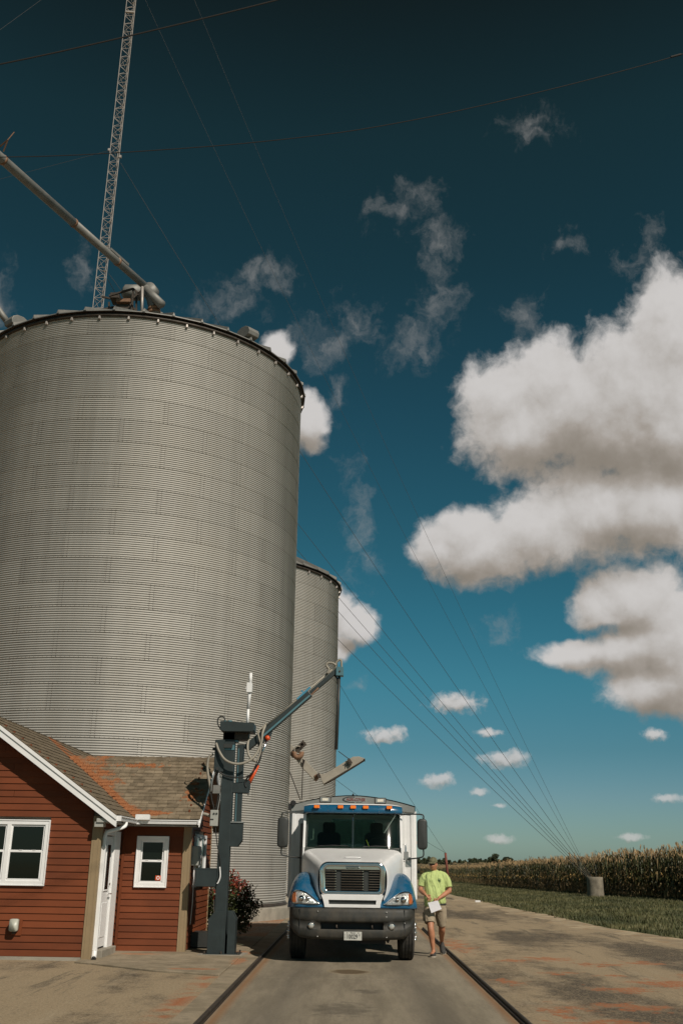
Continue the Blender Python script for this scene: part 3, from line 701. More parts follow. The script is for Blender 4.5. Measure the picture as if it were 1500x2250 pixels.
# entrance door in the side wall, facing right
dx = GX+.0
dr = MB().box((dx-.02, 19.74, .19), (dx+.035, 20.36, 2.13)).build('door', M['trim'], house)
b = MB()
b.box((dx+.035, 19.86, 1.15), (dx+.05, 20.24, 1.18)).box((dx+.035, 19.86, 1.98), (dx+.05, 20.24, 2.01)).box((dx+.035, 19.86, 1.18), (dx+.05, 19.89, 1.98)).box((dx+.035, 20.21, 1.18), (dx+.05, 20.24, 1.98))
b.box((dx+.035, 19.84, .35), (dx+.045, 20.25, .95)); b.build('door_moulding', M['trim'], dr, mod=bevel(.006, 1))
MB().box((dx+.032, 19.89, 1.18), (dx+.042, 20.21, 1.98)).build('pane', M['glassd'], dr)
MB().cyl((dx+.03, 20.30, 1.10), (dx+.10, 20.30, 1.10), .016, 10).cyl((dx+.09, 20.31, 1.10), (dx+.09, 20.18, 1.10), .011, 8).cyl((dx+.03, 20.30, 1.27), (dx+.06, 20.30, 1.27), .026, 12).build('handle', M['chrome'], dr)
b = MB().box((dx, 20.38, .12), (dx+.075, 20.84, 2.24)).box((dx, 19.68, .12), (dx+.06, 19.73, 2.24)).box((dx, 19.73, 2.15), (dx+.06, 20.38, 2.25))
b.build('door_frame', M['trim'], house, mod=bevel(.006, 1))
MB().box((dx-.02, 19.68, .02), (dx+.16, 20.80, .155)).build('door_sill', M['concrete'], house, mod=bevel(.01, 1))
# roofs ----------------------------------------------------------
YF, YB = 19.12, 27.8
def mz(x): return RZ-SL*abs(x-RX)
def roof_slab(a, b, c, d, th, name, mt):
    vs = [Vector(p) for p in (a, b, c, d)]; lo = [p-Vector((0, 0, th)) for p in vs]
    return MB().add(vs+lo, [(0,1,2,3),(7,6,5,4),(0,4,5,1),(1,5,6,2),(2,6,7,3),(3,7,4,0)]).build(name, mt, house)
EX = RX+2.72
def shingle_mat():
    mt = bpy.data.materials.new('asphalt_shingle'); mt.use_nodes = True; t = NT(mt.node_tree); b = t.N['Principled BSDF']
    pos = t.n('ShaderNodeNewGeometry').outputs['Position']; oi = t.n('ShaderNodeObjectInfo')
    big = t.noise(t.v('MULTIPLY', pos, (5, 7.5, 7.5)), 1.0, 2, .5)
    c = t.mix(t.smooth(big, .35, .65), (.125, .096, .062), (.20, .155, .105))
    g = t.noise(pos, 130, 2, .7)
    c = t.mix(t.m('MULTIPLY', t.smooth(g, .4, .7), .45), c, (.30, .25, .18))
    h = t.n('ShaderNodeHueSaturation'); t.L.new(c, h.inputs['Color']); t.set(h.inputs['Value'], t.m('MULTIPLY_ADD', oi.outputs['Random'], .45, .78)); c = h.outputs[0]
    # chaff that has collected in the valley and in a few spots
    s = t.n('ShaderNodeSeparateXYZ'); t.L.new(pos, s.inputs[0]); x, y, z = s.outputs
    q = t.m('ADD', t.m('ADD', x, y), -16.47)
    up = t.m('SUBTRACT', z, 2.49)
    wid = t.m('MULTIPLY_ADD', up, .95, .34)
    nz = t.m('MULTIPLY', t.m('SUBTRACT', t.noise(pos, 2.6, 6, .7), .5), 3.4)
    f = t.m('ADD', t.m('DIVIDE', t.m('SUBTRACT', wid, t.m('ABSOLUTE', q)), wid), nz)
    right = t.m('GREATER_THAN', q, -.12)
    mk = t.m('MULTIPLY', t.smooth(f, .45, .95), right)
    mk = t.m('MULTIPLY', mk, t.smooth(t.m('SUBTRACT', 24.5, y), 0, .5))
    spots = ellipse_mask(t, pos, [(-3.3, 21.55, .2, .22), (-4.0, 20.95, .35, .08), (-4.6, 22.5, .6, .08), (-3.35, 21.9, .12, .1)], .4, 8, 2.0)
    # the valley itself is always filled
    core = t.m('MULTIPLY', t.smooth(t.m('SUBTRACT', .16, t.m('ABSOLUTE', t.m('SUBTRACT', q, .05))), 0, .06), 1)
    mk = t.m('MAXIMUM', t.m('MAXIMUM', mk, spots), core)
    grain = t.noise(pos, 45, 3, .7)
    oc = t.mix(t.smooth(grain, .35, .65), (.20, .065, .024), (.38, .155, .065))
    c = t.mix(t.m('MULTIPLY', mk, .93), c, oc)
    t.L.new(c, b.inputs['Base Color']); b.inputs['Roughness'].default_value = .95; b.inputs['Specular IOR Level'].default_value = .2
    bn = t.n('ShaderNodeBump'); bn.inputs['Strength'].default_value = .5; bn.inputs['Distance'].default_value = .01
    t.L.new(t.noise(pos, 90, 3, .7), bn.inputs['Height']); t.L.new(bn.outputs[0], b.inputs['Normal'])
    return mt
M['shingle'] = shingle_mat()
roof_slab((RX, YF, RZ), (EX, YF, mz(EX)), (EX, YB, mz(EX)), (RX, YB, RZ), .05, 'roof', M['shingle'])
roof_slab((RX, YF, RZ), (RX-2.72, YF, mz(EX)), (RX-2.72, YB, mz(EX)), (RX, YB, RZ), .05, 'roof', M['shingle'])
WE, WR_, WXE = 20.8, 22.8, -3.03
roof_slab((-6.6, WE, 2.49), (WXE, WE, 2.49), (WXE, WR_, 3.858), (-6.6, WR_, 3.858), .05, 'roof', M['shingle'])
roof_slab((-6.6, 24.8, 2.49), (WXE, 24.8, 2.49), (WXE, WR_, 3.858), (-6.6, WR_, 3.858), .05, 'roof', M['shingle'])
# shingles: tabs laid in courses, alternate courses offset; thick butt at the lower edge
def tab_mesh(w, e, ov=.05, t=.013):
    g = .004
    return MB().add([(g, 0, t*1.1), (w-g, 0, t*1.1), (w-g, e+ov, .002), (g, e+ov, .002), (g, 0, 0), (w-g, 0, 0), (w-g, e+ov, -.002), (g, e+ov, -.002)],
                    [(0,1,2,3),(0,4,5,1),(1,5,6,2),(3,7,4,0)]).mesh('shingle', M['shingle'])
ca = math.atan(SL); L = 2.0/math.cos(ca); nc = 18; e = L/nc
cand = []
for i in range(nc):
    d = i*e; y = WE-.012+d*math.cos(ca); z = 2.492+d*math.sin(ca); x = WXE-.0; k = 0
    xv = 16.47-y                                  # valley
    x = WXE+.01-(0 if i % 2 else .09)-random.choice((0, .03, .05))
    first = True
    pos_x = WXE+.012
    while pos_x > xv-.03:
        w = random.choice((.15, .19, .23)) if not first else (.1 if i % 2 else .2); first = False
        w = min(w, pos_x-(xv-.1))
        cand.append((pos_x-w, y, z, w, e, random.uniform(0, .004))); pos_x -= w
ms = {}
random.shuffle(cand); cand.sort(key=lambda c: c[1])
tmx = Matrix.Rotation(ca, 4, 'X')
rest = MB()
for n_, (x, y, z, w, e_, dz) in enumerate(cand):
    key = round(w, 3)
    if n_ < 296:
        if key not in ms: ms[key] = tab_mesh(w, e)
        o = bpy.data.objects.new('shingle', ms[key]); COL.objects.link(o); o.parent = house; o.matrix_parent_inverse = Matrix.Translation(-house.location)
        o.matrix_basis = Matrix.Translation((x, y, z+dz)) @ tmx
    else:
        g = .004; t_ = .014
        pts = [(g, 0, t_), (w-g, 0, t_), (w-g, e+.05, .002), (g, e+.05, .002), (g, 0, 0), (w-g, 0, 0)]
        rest.add([Matrix.Translation((x, y, z+dz)) @ tmx @ Vector(p) for p in pts], [(0,1,2,3),(0,4,5,1)])
# ridge caps of the wing, main roof slope and its ridge caps
def cap_row(mb, p0, p1, n, half, drop):
    p0, p1 = Vector(p0), Vector(p1); d = (p1-p0).normalized(); sd_ = Vector((0, 0, 1)).cross(d)
    for i in range(n):
        a = p0.lerp(p1, i/n); b_ = p0.lerp(p1, (i+1)/n)
        mb.add([a+sd_*half-Vector((0,0,drop)), a+Vector((0,0,.03)), a-sd_*half-Vector((0,0,drop)), b_+sd_*half-Vector((0,0,drop+.012)), b_+Vector((0,0,.015)), b_-sd_*half-Vector((0,0,drop+.012)),
                a+sd_*half-Vector((0,0,drop+.02)), a-sd_*half-Vector((0,0,drop+.02))], [(0,1,4,3),(1,2,5,4),(0,6,1),(1,7,2)])
cap_row(rest, (WXE+.02, WR_, 3.875), (-6.35, WR_, 3.875), 19, .13, .075)
ex = 2.72/math.cos(ca)/18
for i in range(18):
    d = i*ex; x = EX+.012-d*math.cos(ca); z = mz(EX)+.002+d*math.sin(ca); y = YF-.012+(.12 if i % 2 else 0)
    if i % 2: cells = [(YF-.012, .12)]
    else: cells = []
    while y < YB-.05:
        w = random.choice((.17, .21, .27)); cells.append((y, w)); y += w
    for y, w in cells:
        yv = 16.47-x
        if y+w*.5 > yv-.0 and y < 45.6-yv-.05: continue
        ang = Matrix.Rotation(ca, 4, 'Y'); g = .004; t_ = random.uniform(.013, .02); lo = ex+.05
        b0 = Vector((x, y, z))
        up = Vector((-math.cos(ca), 0, math.sin(ca))); nn = Vector((math.sin(ca), 0, math.cos(ca)))
        P_ = [b0+Vector((0, g, 0))+nn*t_, b0+Vector((0, w-g, 0))+nn*t_, b0+Vector((0, w-g, 0))+up*lo+nn*.002, b0+Vector((0, g, 0))+up*lo+nn*.002, b0+Vector((0, g, 0)), b0+Vector((0, w-g, 0))]
        rest.add(P_, [(0,1,2,3),(0,4,5,1),(0,3,4)])
cap_row(rest, (RX, YF-.02, RZ+.012), (RX, YB, RZ+.012), 52, .14, .085)
stuff(rest.build('shingle', M['shingle'], house, recalc=False))
# rake boards (white), drip edge, soffits
def rake_y(y0, sgn, name='rake_board'):
    mb = MB()
    for w0, w1, dy in ((.03, -.035, -.028), (-.038, -.165, -.006)):
        a = Vector((RX, 0, RZ)); b_ = Vector((RX+sgn*2.74, 0, mz(EX)-.012))
        ps = [(a.x, a.z+w0-.035), (b_.x, b_.z+w0-.035), (b_.x, b_.z+w1-.035), (a.x, a.z+w1-.035)]
        mb.prism(ps, 'y', y0+dy-.02, y0+.03)
    mb.build(name, M['trim'], house)
rake_y(YF-.02, 1); rake_y(YF-.02, -1)
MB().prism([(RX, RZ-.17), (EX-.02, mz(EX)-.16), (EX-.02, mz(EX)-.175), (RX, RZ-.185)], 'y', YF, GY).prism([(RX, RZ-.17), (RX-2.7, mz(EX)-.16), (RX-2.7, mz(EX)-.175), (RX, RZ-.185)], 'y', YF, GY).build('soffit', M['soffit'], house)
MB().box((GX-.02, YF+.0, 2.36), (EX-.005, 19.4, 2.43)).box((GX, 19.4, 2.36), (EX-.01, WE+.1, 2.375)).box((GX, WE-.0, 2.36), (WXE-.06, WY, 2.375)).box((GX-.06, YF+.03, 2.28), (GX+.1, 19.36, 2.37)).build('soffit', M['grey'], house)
# wing rake (facing right)
mb = MB()
for s_ in (1, -1):
    y_e = 22.8-s_*2.02
    for w0, w1, dx_ in ((.01, -.05, .02), (-.052, -.13, .008)):
        mb.prism([(22.8, 3.858+w0), (y_e, 2.477+w0), (y_e, 2.477+w1), (22.8, 3.858+w1)], 'x', WXE-.01, WXE+dx_)
mb.build('rake_board', M['trim'], house)
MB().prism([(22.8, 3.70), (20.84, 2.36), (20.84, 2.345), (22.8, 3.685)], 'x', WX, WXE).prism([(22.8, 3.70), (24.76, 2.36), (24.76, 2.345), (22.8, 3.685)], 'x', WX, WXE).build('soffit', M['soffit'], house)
# gutters: K profile
def gutter(path_y=None):
    pass
prof = [(0, 0), (.0, -.085), (.055, -.085), (.085, -.05), (.085, -.03), (.105, -.015), (.105, 0), (.098, 0), (.09, -.02), (.075, -.078), (.01, -.078), (.01, 0)]
g1 = MB().prism([(EX-.0+p[0], 2.475+p[1]) for p in prof], 'y', YF-.0, WE-.05)
g1.prism([(WE-.0-p[0], 2.475+p[1]) for p in prof], 'x', EX+.02, WXE-.02)
g1.box((EX, YF-.012, 2.385), (EX+.105, YF, 2.478)).box((WXE-.02, WE-.11, 2.385), (WXE-.01, WE, 2.478)).box((EX-.0, WE-.13, 2.384), (EX+.13, WE, 2.395)).box((EX-.03, WE-.125, 2.388), (EX+.11, WE-.03, 2.477))
g1.build('gutter', M['trim'], house)
MB().rbox((-4.285, 20.62, 2.47), (-4.0, 20.71, 2.57), .02).build('splash_guard', M['white'], house)
# downspout
ds = MB(); path = curve([(-4.27, 19.75, 2.39), (-4.29, 19.72, 2.31), (-4.42, 19.62, 2.25), (-4.56, 19.52, 2.20), (-4.595, 19.50, 2.10), (-4.595, 19.50, 1.9)], 5)
ds.tube(path, [(.04, .03)]*len(path), 8)
ds.box((-4.632, 19.455, .16), (-4.555, 19.545, 1.95)).build('downspout', M['trim'], house, mod=bevel(.008, 1))
MB().tube([(-4.595, 19.5, .18), (-4.59, 19.46, .08), (-4.57, 19.36, .03)], [(.045, .04)]*3, 8).build('downspout', M['trim'], house)
MB().tube([(-4.57, 19.38, .04), (-4.55, 19.28, .02)], .045, 8).build('drain_boot', M['black'], house)
# wall lamp on the gable wall
lx = at(35, 2038, 19.4); lamp = MB().box((lx.x-.06, 19.365, lx.z-.13), (lx.x+.12, 19.385, lx.z+.14)).build('wall_lamp', M['siding'], house)
MB().rbox((lx.x-.075, 19.24, lx.z-.06), (lx.x+.075, 19.35, lx.z+.15), .035).build('lamp_shade', mat('frosted_glass', (.42, .42, .36), .4, var=.05), lamp, True)
MB().box((lx.x-.03, 19.3, lx.z-.10), (lx.x+.03, 19.37, lx.z-.058)).build('lamp_base', M['darksteel'], lamp)
# meter boxes on the wing's side wall
mb = MB().box((WX+.02, 21.42, 1.62), (WX+.17, 21.72, 2.0)); bx = mb.build('meter_box', M['grey'], house, mod=bevel(.01, 1))
MB().box((WX+.17, 21.44, 1.64), (WX+.18, 21.70, 1.98)).build('box_lid', M['grey'], bx)
MB().box((WX+.02, 21.80, 1.68), (WX+.14, 21.98, 1.98)).build('meter_box', M['steel'], house)
MB().tube([(WX+.08, 21.52, 1.62), (WX+.08, 21.52, 1.25)], .014, 8).tube([(WX+.07, 21.62, 1.62), (WX+.07, 21.62, .9), (WX+.04, 21.7, .5)], .01, 6).build('conduit', M['trim'], house)
MB().rbox((WX+.02, 22.0, .06), (WX+.40, 22.5, .34), .04).build('condenser_unit', M['dark'], house)
# ------------------------------------------------------------------ the grain probe beside the scale
PY = 20.9
pb_ = thing('grain_probe', 'slate blue grain sampling probe post with long raised arm beside the scale', 'grain probe', (-2.5, PY, 0))
def p(px, py, y=PY): return at(px, py, y)
# foot: side plates with clipped corners, column between
foot = MB()
foot.prism([(-2.74, .02), (-2.74, .66), (-2.62, .80), (-2.42, .80), (-2.42, .02)], 'y', PY-.17, PY-.15)
foot.prism([(-2.36, .02), (-2.36, .80), (-2.29, .80), (-2.21, .66), (-2.21, .02)], 'y', PY-.17, PY-.15)
foot.prism([(-2.74, .02), (-2.74, .66), (-2.62, .80), (-2.29, .80), (-2.21, .66), (-2.21, .02)], 'y', PY+.15, PY+.17)
foot.box((-2.74, PY-.15, .02), (-2.72, PY+.15, .64)).box((-2.23, PY-.15, .02), (-2.21, PY+.15, .64)).box((-2.50, PY-.16, .02), (-2.485, PY-.172, .78))
foot.build('foot', M['probe'], pb_, mod=bevel(.005, 1))
MB().box((-2.80, PY-.24, .01), (-2.10, PY+.24, .045)).build('base_plate', M['probe'], pb_)
bolt = MB()
for x, y in ((-2.78, PY-.2), (-2.14, PY-.2), (-2.14, PY+.2), (-2.46, PY-.22)): bolt.cyl((x, y, .04), (x, y, .09), .018, 8)
bolt.build('anchor_bolt', M['darksteel'], pb_)
MB().prism([(-2.9, PY-.32), (-2.05, PY-.36), (-1.98, PY+.3), (-2.85, PY+.33)], 'z', .0, .037).build('grout_pad', M['concrete'], pb_)
MB().box((-2.635, PY-.12, .03), (-2.405, PY+.12, 4.22)).build('column', M['probe'], pb_, mod=bevel(.01, 2))
MB().box((-2.355, PY-.07, 2.44), (-2.215, PY+.07, 3.98)).build('sliding_mast', M['probe'], pb_, mod=bevel(.008, 1))
MB().box((-2.325, PY-.074, 2.46), (-2.31, PY-.066, 3.9)).build('mast_rib', M['probe2'], pb_)
MB().prism([(-2.41, 2.44), (-2.17, 2.44), (-2.17, 2.10), (-2.25, 1.99), (-2.41, 1.99)], 'y', PY-.1, PY+.1).build('lower_bracket', M['probe'], pb_, mod=bevel(.005, 1))
MB().box((-2.41, PY-.12, 2.44), (-2.16, PY+.12, 2.465)).build('bracket_plate', M['steel'], pb_)
MB().box((-2.41, PY-.09, 3.02), (-2.08, PY+.09, 3.22)).prism([(-2.22, 3.02), (-2.10, 3.02), (-2.06, 3.10), (-2.06, 3.26), (-2.22, 3.30)], 'y', PY-.05, PY+.05).build('middle_bracket', M['probe'], pb_, mod=bevel(.005, 1))
MB().box((-2.64, PY-.1, 4.02), (-2.34, PY+.1, 4.06)).box((-2.64, PY-.13, 3.86), (-2.40, PY-.12, 3.96)).build('cross_bar', M['probe2'], pb_)
# head box on top
a, b_ = p(487, 1611), p(561, 1588)
MB().prism([(a.x, 4.24), (a.x+.09, 4.21), (b_.x-.02, 4.21), (b_.x, 4.25), (b_.x, 4.39), (a.x, 4.42)], 'y', PY-.30, PY+.22).build('head_box', M['probe'], pb_, mod=bevel(.008, 1))
MB().box((a.x+.05, PY-.12, 4.07), (b_.x-.12, PY+.18, 4.22)).build('head_bearing', M['darksteel'], pb_)
MB().cyl((a.x+.16, PY, 4.4), (a.x+.16, PY, 4.47), .045, 12).cyl((a.x+.07, PY-.1, 4.4), (a.x+.07, PY-.1, 4.45), .03, 8).build('valve', M['probe2'], pb_)
# valve cabinet on the left
MB().box((-2.80, PY-.16, 3.42), (-2.60, PY+.12, 4.06)).build('valve_cabinet', M['probe'], pb_, mod=bevel(.01, 1))
MB().box((-2.86, PY-.05, 3.86), (-2.80, PY+.02, 3.91)).cyl((-2.72, PY-.16, 3.48), (-2.72, PY-.19, 3.48), .035, 10).box((-2.62, PY-.165, 3.9), (-2.44, PY-.15, 3.98)).build('valve_lever', M['dark'], pb_)
# aerial
an = MB(); ax = p(543, 1600).x
an.cyl((ax, PY+.05, 4.38), (ax, PY+.05, 4.72), .028, 10).cyl((ax, PY+.05, 4.72), (ax+.02, PY+.05, 5.22), .034, 12).cyl((ax+.02, PY+.05, 5.22), (ax+.02, PY+.05, 5.47), .034, 12)
an.build('aerial', M['trim'], pb_, True)
MB().rbox((ax-.045, PY-.02, 5.06), (ax+.065, PY+.1, 5.26), .012).box((ax-.07, PY, 5.12), (ax-.045, PY+.04, 5.16)).build('aerial_box', M['trim'], pb_)
# pivot and arm
A0, A1 = p(548, 1640), p(737, 1476)
MB().bar(A0+Vector((-.08, 0, -.055)), A0.lerp(A1, .16)+Vector((0, 0, 0)), .15, .14).build('arm_root', M['probe'], pb_, mod=bevel(.008, 1))
MB().bar(A0.lerp(A1, .12), A0.lerp(A1, .70), .16, .135).build('arm', M['probe'], pb_, mod=bevel(.01, 2))
MB().bar(A0.lerp(A1, .13)+Vector((.0, -.082, -.045)), A0.lerp(A1, .70)+Vector((0, -.082, -.045)), .01, .035).build('arm_edge', M['probe2'], pb_)
MB().bar(A0.lerp(A1, .69), A0.lerp(A1, 1.0), .10, .085).build('arm_extension', M['probe'], pb_, mod=bevel(.006, 1))
MB().bar(A0.lerp(A1, .68)+Vector((0,-.06,-.06)), A0.lerp(A1, .8)+Vector((0,-.06,-.04)), .02, .03).build('slide_pad', M['rustm'], pb_)
dn = (A1-A0).normalized(); up = Vector((-dn.z, 0, dn.x))
MB().tube([A0.lerp(A1, .16)+up*.09, A0.lerp(A1, .99)+up*.08], .022, 8).build('arm_pipe', M['hose'], pb_, True)
MB().bar(A0.lerp(A1, .58)+up*.09, A0.lerp(A1, .74)+up*.10, .05, .04).bar(A0.lerp(A1, .66)+up*.05, A0.lerp(A1, .66)+up*.17, .03).build('pipe_clamp', M['chrome'], pb_)
MB().prism([(A0.lerp(A1,.10).x, A0.lerp(A1,.10).z-.16), (A0.lerp(A1,.24).x, A0.lerp(A1,.24).z-.20), (A0.lerp(A1,.27).x, A0.lerp(A1,.27).z-.08), (A0.lerp(A1,.2).x, A0.lerp(A1,.2).z+.02), (A0.lerp(A1,.1).x, A0.lerp(A1,.1).z)], 'y', PY-.04, PY+.04).build('arm_lug', M['probe'], pb_)
# lift cylinder
c0, c1, c2 = p(543, 1728), p(566, 1681), p(588, 1622)
MB().cyl(c0, c1, .045, 12).build('lift_cylinder', M['redor'], pb_, True)
MB().cyl(c1, c2, .016, 8).build('cylinder_rod', M['chrome'], pb_, True)
MB().cyl(c2+Vector((0, -.06, 0)), c2+Vector((0, .06, 0)), .05, 12).build('rod_eye', M['redor'], pb_, True)
# tip bracket, gooseneck and probe tube
T0, T1, T2 = p(744, 1480), p(747, 1462), p(741, 1647)
MB().box((T0.x-.06, PY-.09, T0.z-.06), (T0.x+.10, PY+.09, T0.z+.13)).build('tip_bracket', M['probe2'], pb_, mod=bevel(.01, 1))
MB().cyl((T0.x+.02, PY-.1, T0.z+.03), (T0.x+.02, PY-.09, T0.z+.03), .02, 10).build('pivot_pin', M['darksteel'], pb_)
MB().tube([(T0.x+.01, PY, T0.z-.05), (T0.x-.005, PY, T0.z-.75), (T0.x-.03, PY, T2.z)], [.030, .033, .036], 10).build('probe_tube', M['dark'], pb_, True)
MB().tube(curve([p(737, 1477), (T0.x-.06, PY, T0.z+.22), (T0.x+.04, PY, T0.z+.29), (T0.x+.06, PY, T0.z+.1)]), .024, 8).build('gooseneck', M['hose'], pb_, True)
MB().tube(curve([p(730, 1478), p(736, 1485), p(741, 1493), p(742, 1504)]), .018, 8).build('hydraulic_hose', M['black'], pb_, True)
def hose(pts, r, mt, name='hose', ys=None):
    q = [p(x, y, PY-(ys[i] if ys else .16)) for i, (x, y) in enumerate(pts)]
    MB().tube(curve(q, 8), r, 8).build(name, mt, pb_, True)
hose([(475, 1633), (481, 1650), (493, 1668), (510, 1677), (530, 1678), (550, 1670), (564, 1655), (574, 1632), (577, 1610), (583, 1594)], .026, M['hose'], ys=[.17, .22, .26, .28, .28, .26, .22, .18, .16, .1])
hose([(547, 1622), (544, 1640), (546, 1657), (553, 1668), (562, 1672)], .024, M['hose'], ys=[.05, .15, .18, .2, .2])
hose([(585, 1590), (575, 1600), (567, 1608), (570, 1625), (573, 1640), (570, 1660), (560, 1675)], .018, M['hose'], ys=[.1, .12, .15, .16, .17, .18, .2])
hose([(719, 1480), (722, 1470), (717, 1463), (720, 1457), (730, 1457), (738, 1462)], .026, M['hose'], ys=[.06]*6)
hose([(469, 1657), (460, 1663), (456, 1680), (457, 1700), (462, 1730), (463, 1745)], .026, M['hose'], ys=[.05]*6)
hose([(494, 1612), (482, 1598), (478, 1585), (483, 1575), (492, 1576), (495, 1586)], .013, M['cable'], 'cable', ys=[.1]*6)
hose([(576, 1650), (566, 1680), (552, 1700), (536, 1708), (515, 1708), (495, 1704), (480, 1695)], .012, M['cable'], 'cable', ys=[.14, .15, .16, .17, .17, .16, .16])
hose([(576, 1640), (572, 1668), (560, 1690), (541, 1712), (538, 1722), (541, 1730)], .012, M['cable'], 'cable', ys=[.1]*6)
hose([(566, 1665), (560, 1690), (548, 1705), (541, 1716), (540, 1735), (546, 1748)], .010, M['cable'], 'cable', ys=[.08]*6)
hose([(463, 1740), (466, 1760), (470, 1775), (470, 1790), (472, 1800)], .012, M['cable'], 'cable', ys=[.1]*5)
hose([(477, 1672), (478, 1695), (476, 1712), (481, 1735), (478, 1760), (474, 1778)], .016, M['cable'], 'cable', ys=[.1]*6)
hose([(486, 1672), (484, 1700), (487, 1730), (484, 1750), (481, 1765), (478, 1782)], .014, M['steel'], 'conduit', ys=[.1]*6)
hose([(476, 1690), (470, 1705), (466, 1720), (464, 1740)], .012, M['steel'], 'conduit', ys=[.12]*4)
hose([(473, 1814), (475, 1835), (478, 1860), (483, 1885), (484, 1905), (482, 1925), (477, 1940)], .010, M['cable'], 'cable', ys=[.14]*7)
hose([(483, 1905), (484, 1925), (480, 1938), (477, 1942)], .013, M['trim'], 'conduit', ys=[.15]*4)
hose([(540, 1592), (530, 1585), (520, 1584)], .004, M['cable'], 'cable', ys=[0]*3)
hose([(446, 1788), (455, 1790), (461, 1793)], .03, M['hose'], 'conduit', ys=[.0]*3)
MB().box((p(470, 1735).x, PY-.15, 3.0), (p(486, 1725).x, PY-.04, 3.16)).build('junction_box', M['gmetal'], pb_)
a = p(463, 1816); b_ = p(482, 1781)
jb = MB().box((a.x, PY-.18, a.z), (b_.x, PY-.04, b_.z)).build('junction_box', M['grey'], pb_, mod=bevel(.008, 1))
MB().cyl(p(470, 1788, PY-.18), p(470, 1788, PY-.19), .02, 10).cyl(p(476, 1788, PY-.18), p(476, 1788, PY-.19), .02, 10).box((p(465, 1800).x, PY-.19, p(465, 1802).z), (p(472, 1800).x, PY-.18, p(465, 1800).z)).build('box_fitting', M['dark'], jb)
a = p(430, 1948); b_ = p(478, 1909)
MB().box((a.x, PY-.12, a.z), (b_.x, PY+.30, b_.z)).build('control_box', M['probe'], pb_, mod=bevel(.008, 1))
MB().box((a.x-.005, PY-.125, b_.z-.012), (b_.x+.005, PY+.3, b_.z+.006)).build('box_lid', M['probe'], pb_)
MB().box((b_.x-.01, PY-.03, a.z+.12), (-2.63, PY+.03, a.z+.2)).build('box_bracket', M['probe'], pb_)
MB().cyl(p(471, 1977), p(471, 2008), .014, 8).build('grounding_rod', M['steel'], pb_)
# ------------------------------------------------------------------ the grain truck
TX = .03
truck = thing('grain_truck', 'white and blue grain truck standing on the scale with its front to the viewer', 'truck', (TX, 20.5, 0))
def tb(mb, name, mt, par=None, smooth=False, mod=None, label=None):
    """truck parts are written about the truck's own centre line; shift them to the world"""
    mb.v = [(x+TX, y, z) for x, y, z in mb.v]
    return mb.build(name, mt, par or truck, smooth, label, mod)
# bumper: a moulded face with a recessed slot
def by(x): return 19.40+.16*(abs(x)/1.15)**3+(.35*((abs(x)-1.06)/.1)**2 if abs(x) > 1.06 else 0)
xs = [-1.165, -1.15, -1.12, -1.06, -.95, -.8, -.66, -.59, -.565, -.4, -.2, 0, .2, .4, .565, .59, .66, .8, .95, 1.06, 1.12, 1.15, 1.165]
def zlow(x): return .40+.02*abs(x)+(.22*((abs(x)-.86)/.3)**2 if abs(x) > .86 else 0)
prf = [(0, .10), (.03, .03), (.12, 0), (.30, .0), (.345, .005), (.36, .012), (.555, .02), (.575, .012), (.62, -.006), (.74, .0), (.86, .012), (.94, .02), (.985, .05), (1, .12)]
rows = []
for f, dy in prf:
    row = []
    for x in xs:
        z0 = zlow(x); z = z0+(.945-z0)*f
        if .34 < f < .37: z = .585 if abs(x) < .6 else z
        if .55 < f < .58: z = .70 if abs(x) < .6 else z
        row.append((x, by(x)+dy, z))
    rows.append(row)
mb = MB()
n = len(xs); vs = [q for r_ in rows for q in r_]; fs = []
for i in range(len(rows)-1):
    for j in range(n-1):
        if i == 5 and abs(xs[j]+xs[j+1])/2 < .575: continue
        fs.append((i*n+j, i*n+j+1, (i+1)*n+j+1, (i+1)*n+j))
mb.add(vs, fs)
# wrap-round ends and return
for s_ in (-1, 1):
    mb.grid([[(s_*1.165, by(1.165)+dy, zlow(1.165)+(.945-zlow(1.165))*f) for f, dy in prf], [(s_*1.165, 20.0, zlow(1.165)+.02+(.925-zlow(1.165))*f) for f, dy in prf]])
bump_ = tb(mb, 'bumper', M['bumper'], smooth=True)
mb = MB()
mb.box((-.60, 19.56, .56), (.60, 19.58, .73)).box((-.6, 19.43, .70), (.6, 19.58, .72)).box((-.6, 19.43, .565), (.6, 19.58, .583)).box((-.6, 19.45, .58), (-.585, 19.58, .70)).box((.585, 19.45, .58), (.6, 19.58, .70))
tb(mb, 'bumper_slot', M['black'], bump_)
for x in (-.28, .36):
    tb(MB().tube([(x, 19.56, .66), (x, 19.46, .655), (x, 19.44, .62), (x+.01, 19.46, .60)], .016, 8), 'tow_hook', M['darksteel'], bump_, True)
for x in (-.95, .95): tb(MB().box((x-.004, by(x)-.004, .48), (x+.004, by(x)+.01, .93)), 'bumper_seam', M['black'], bump_)
b = MB()
for x, z in ((-.62, .46), (.62, .46), (.62, .88), (.62, .80), (-.62, .88), (.95, .70)):
    b.sphere((x, by(x)-.0, z), (.011, .006, .011), 8, 6)
tb(b, 'bumper_bolt', M['steel'], bump_)
for x in (-.735, .715):
    fl = tb(MB().cyl((x, by(x)-.012, .645), (x, by(x)+.06, .645), .058, 20), 'fog_lamp', M['chrome'], bump_, True)
    tb(MB().sphere((x, by(x)-.012, .645), (.045, .014, .045), 16, 8), 'lens', mat('clear_lens', (.5, .5, .47), .08, .3, var=.2, vscale=30), bump_, True)
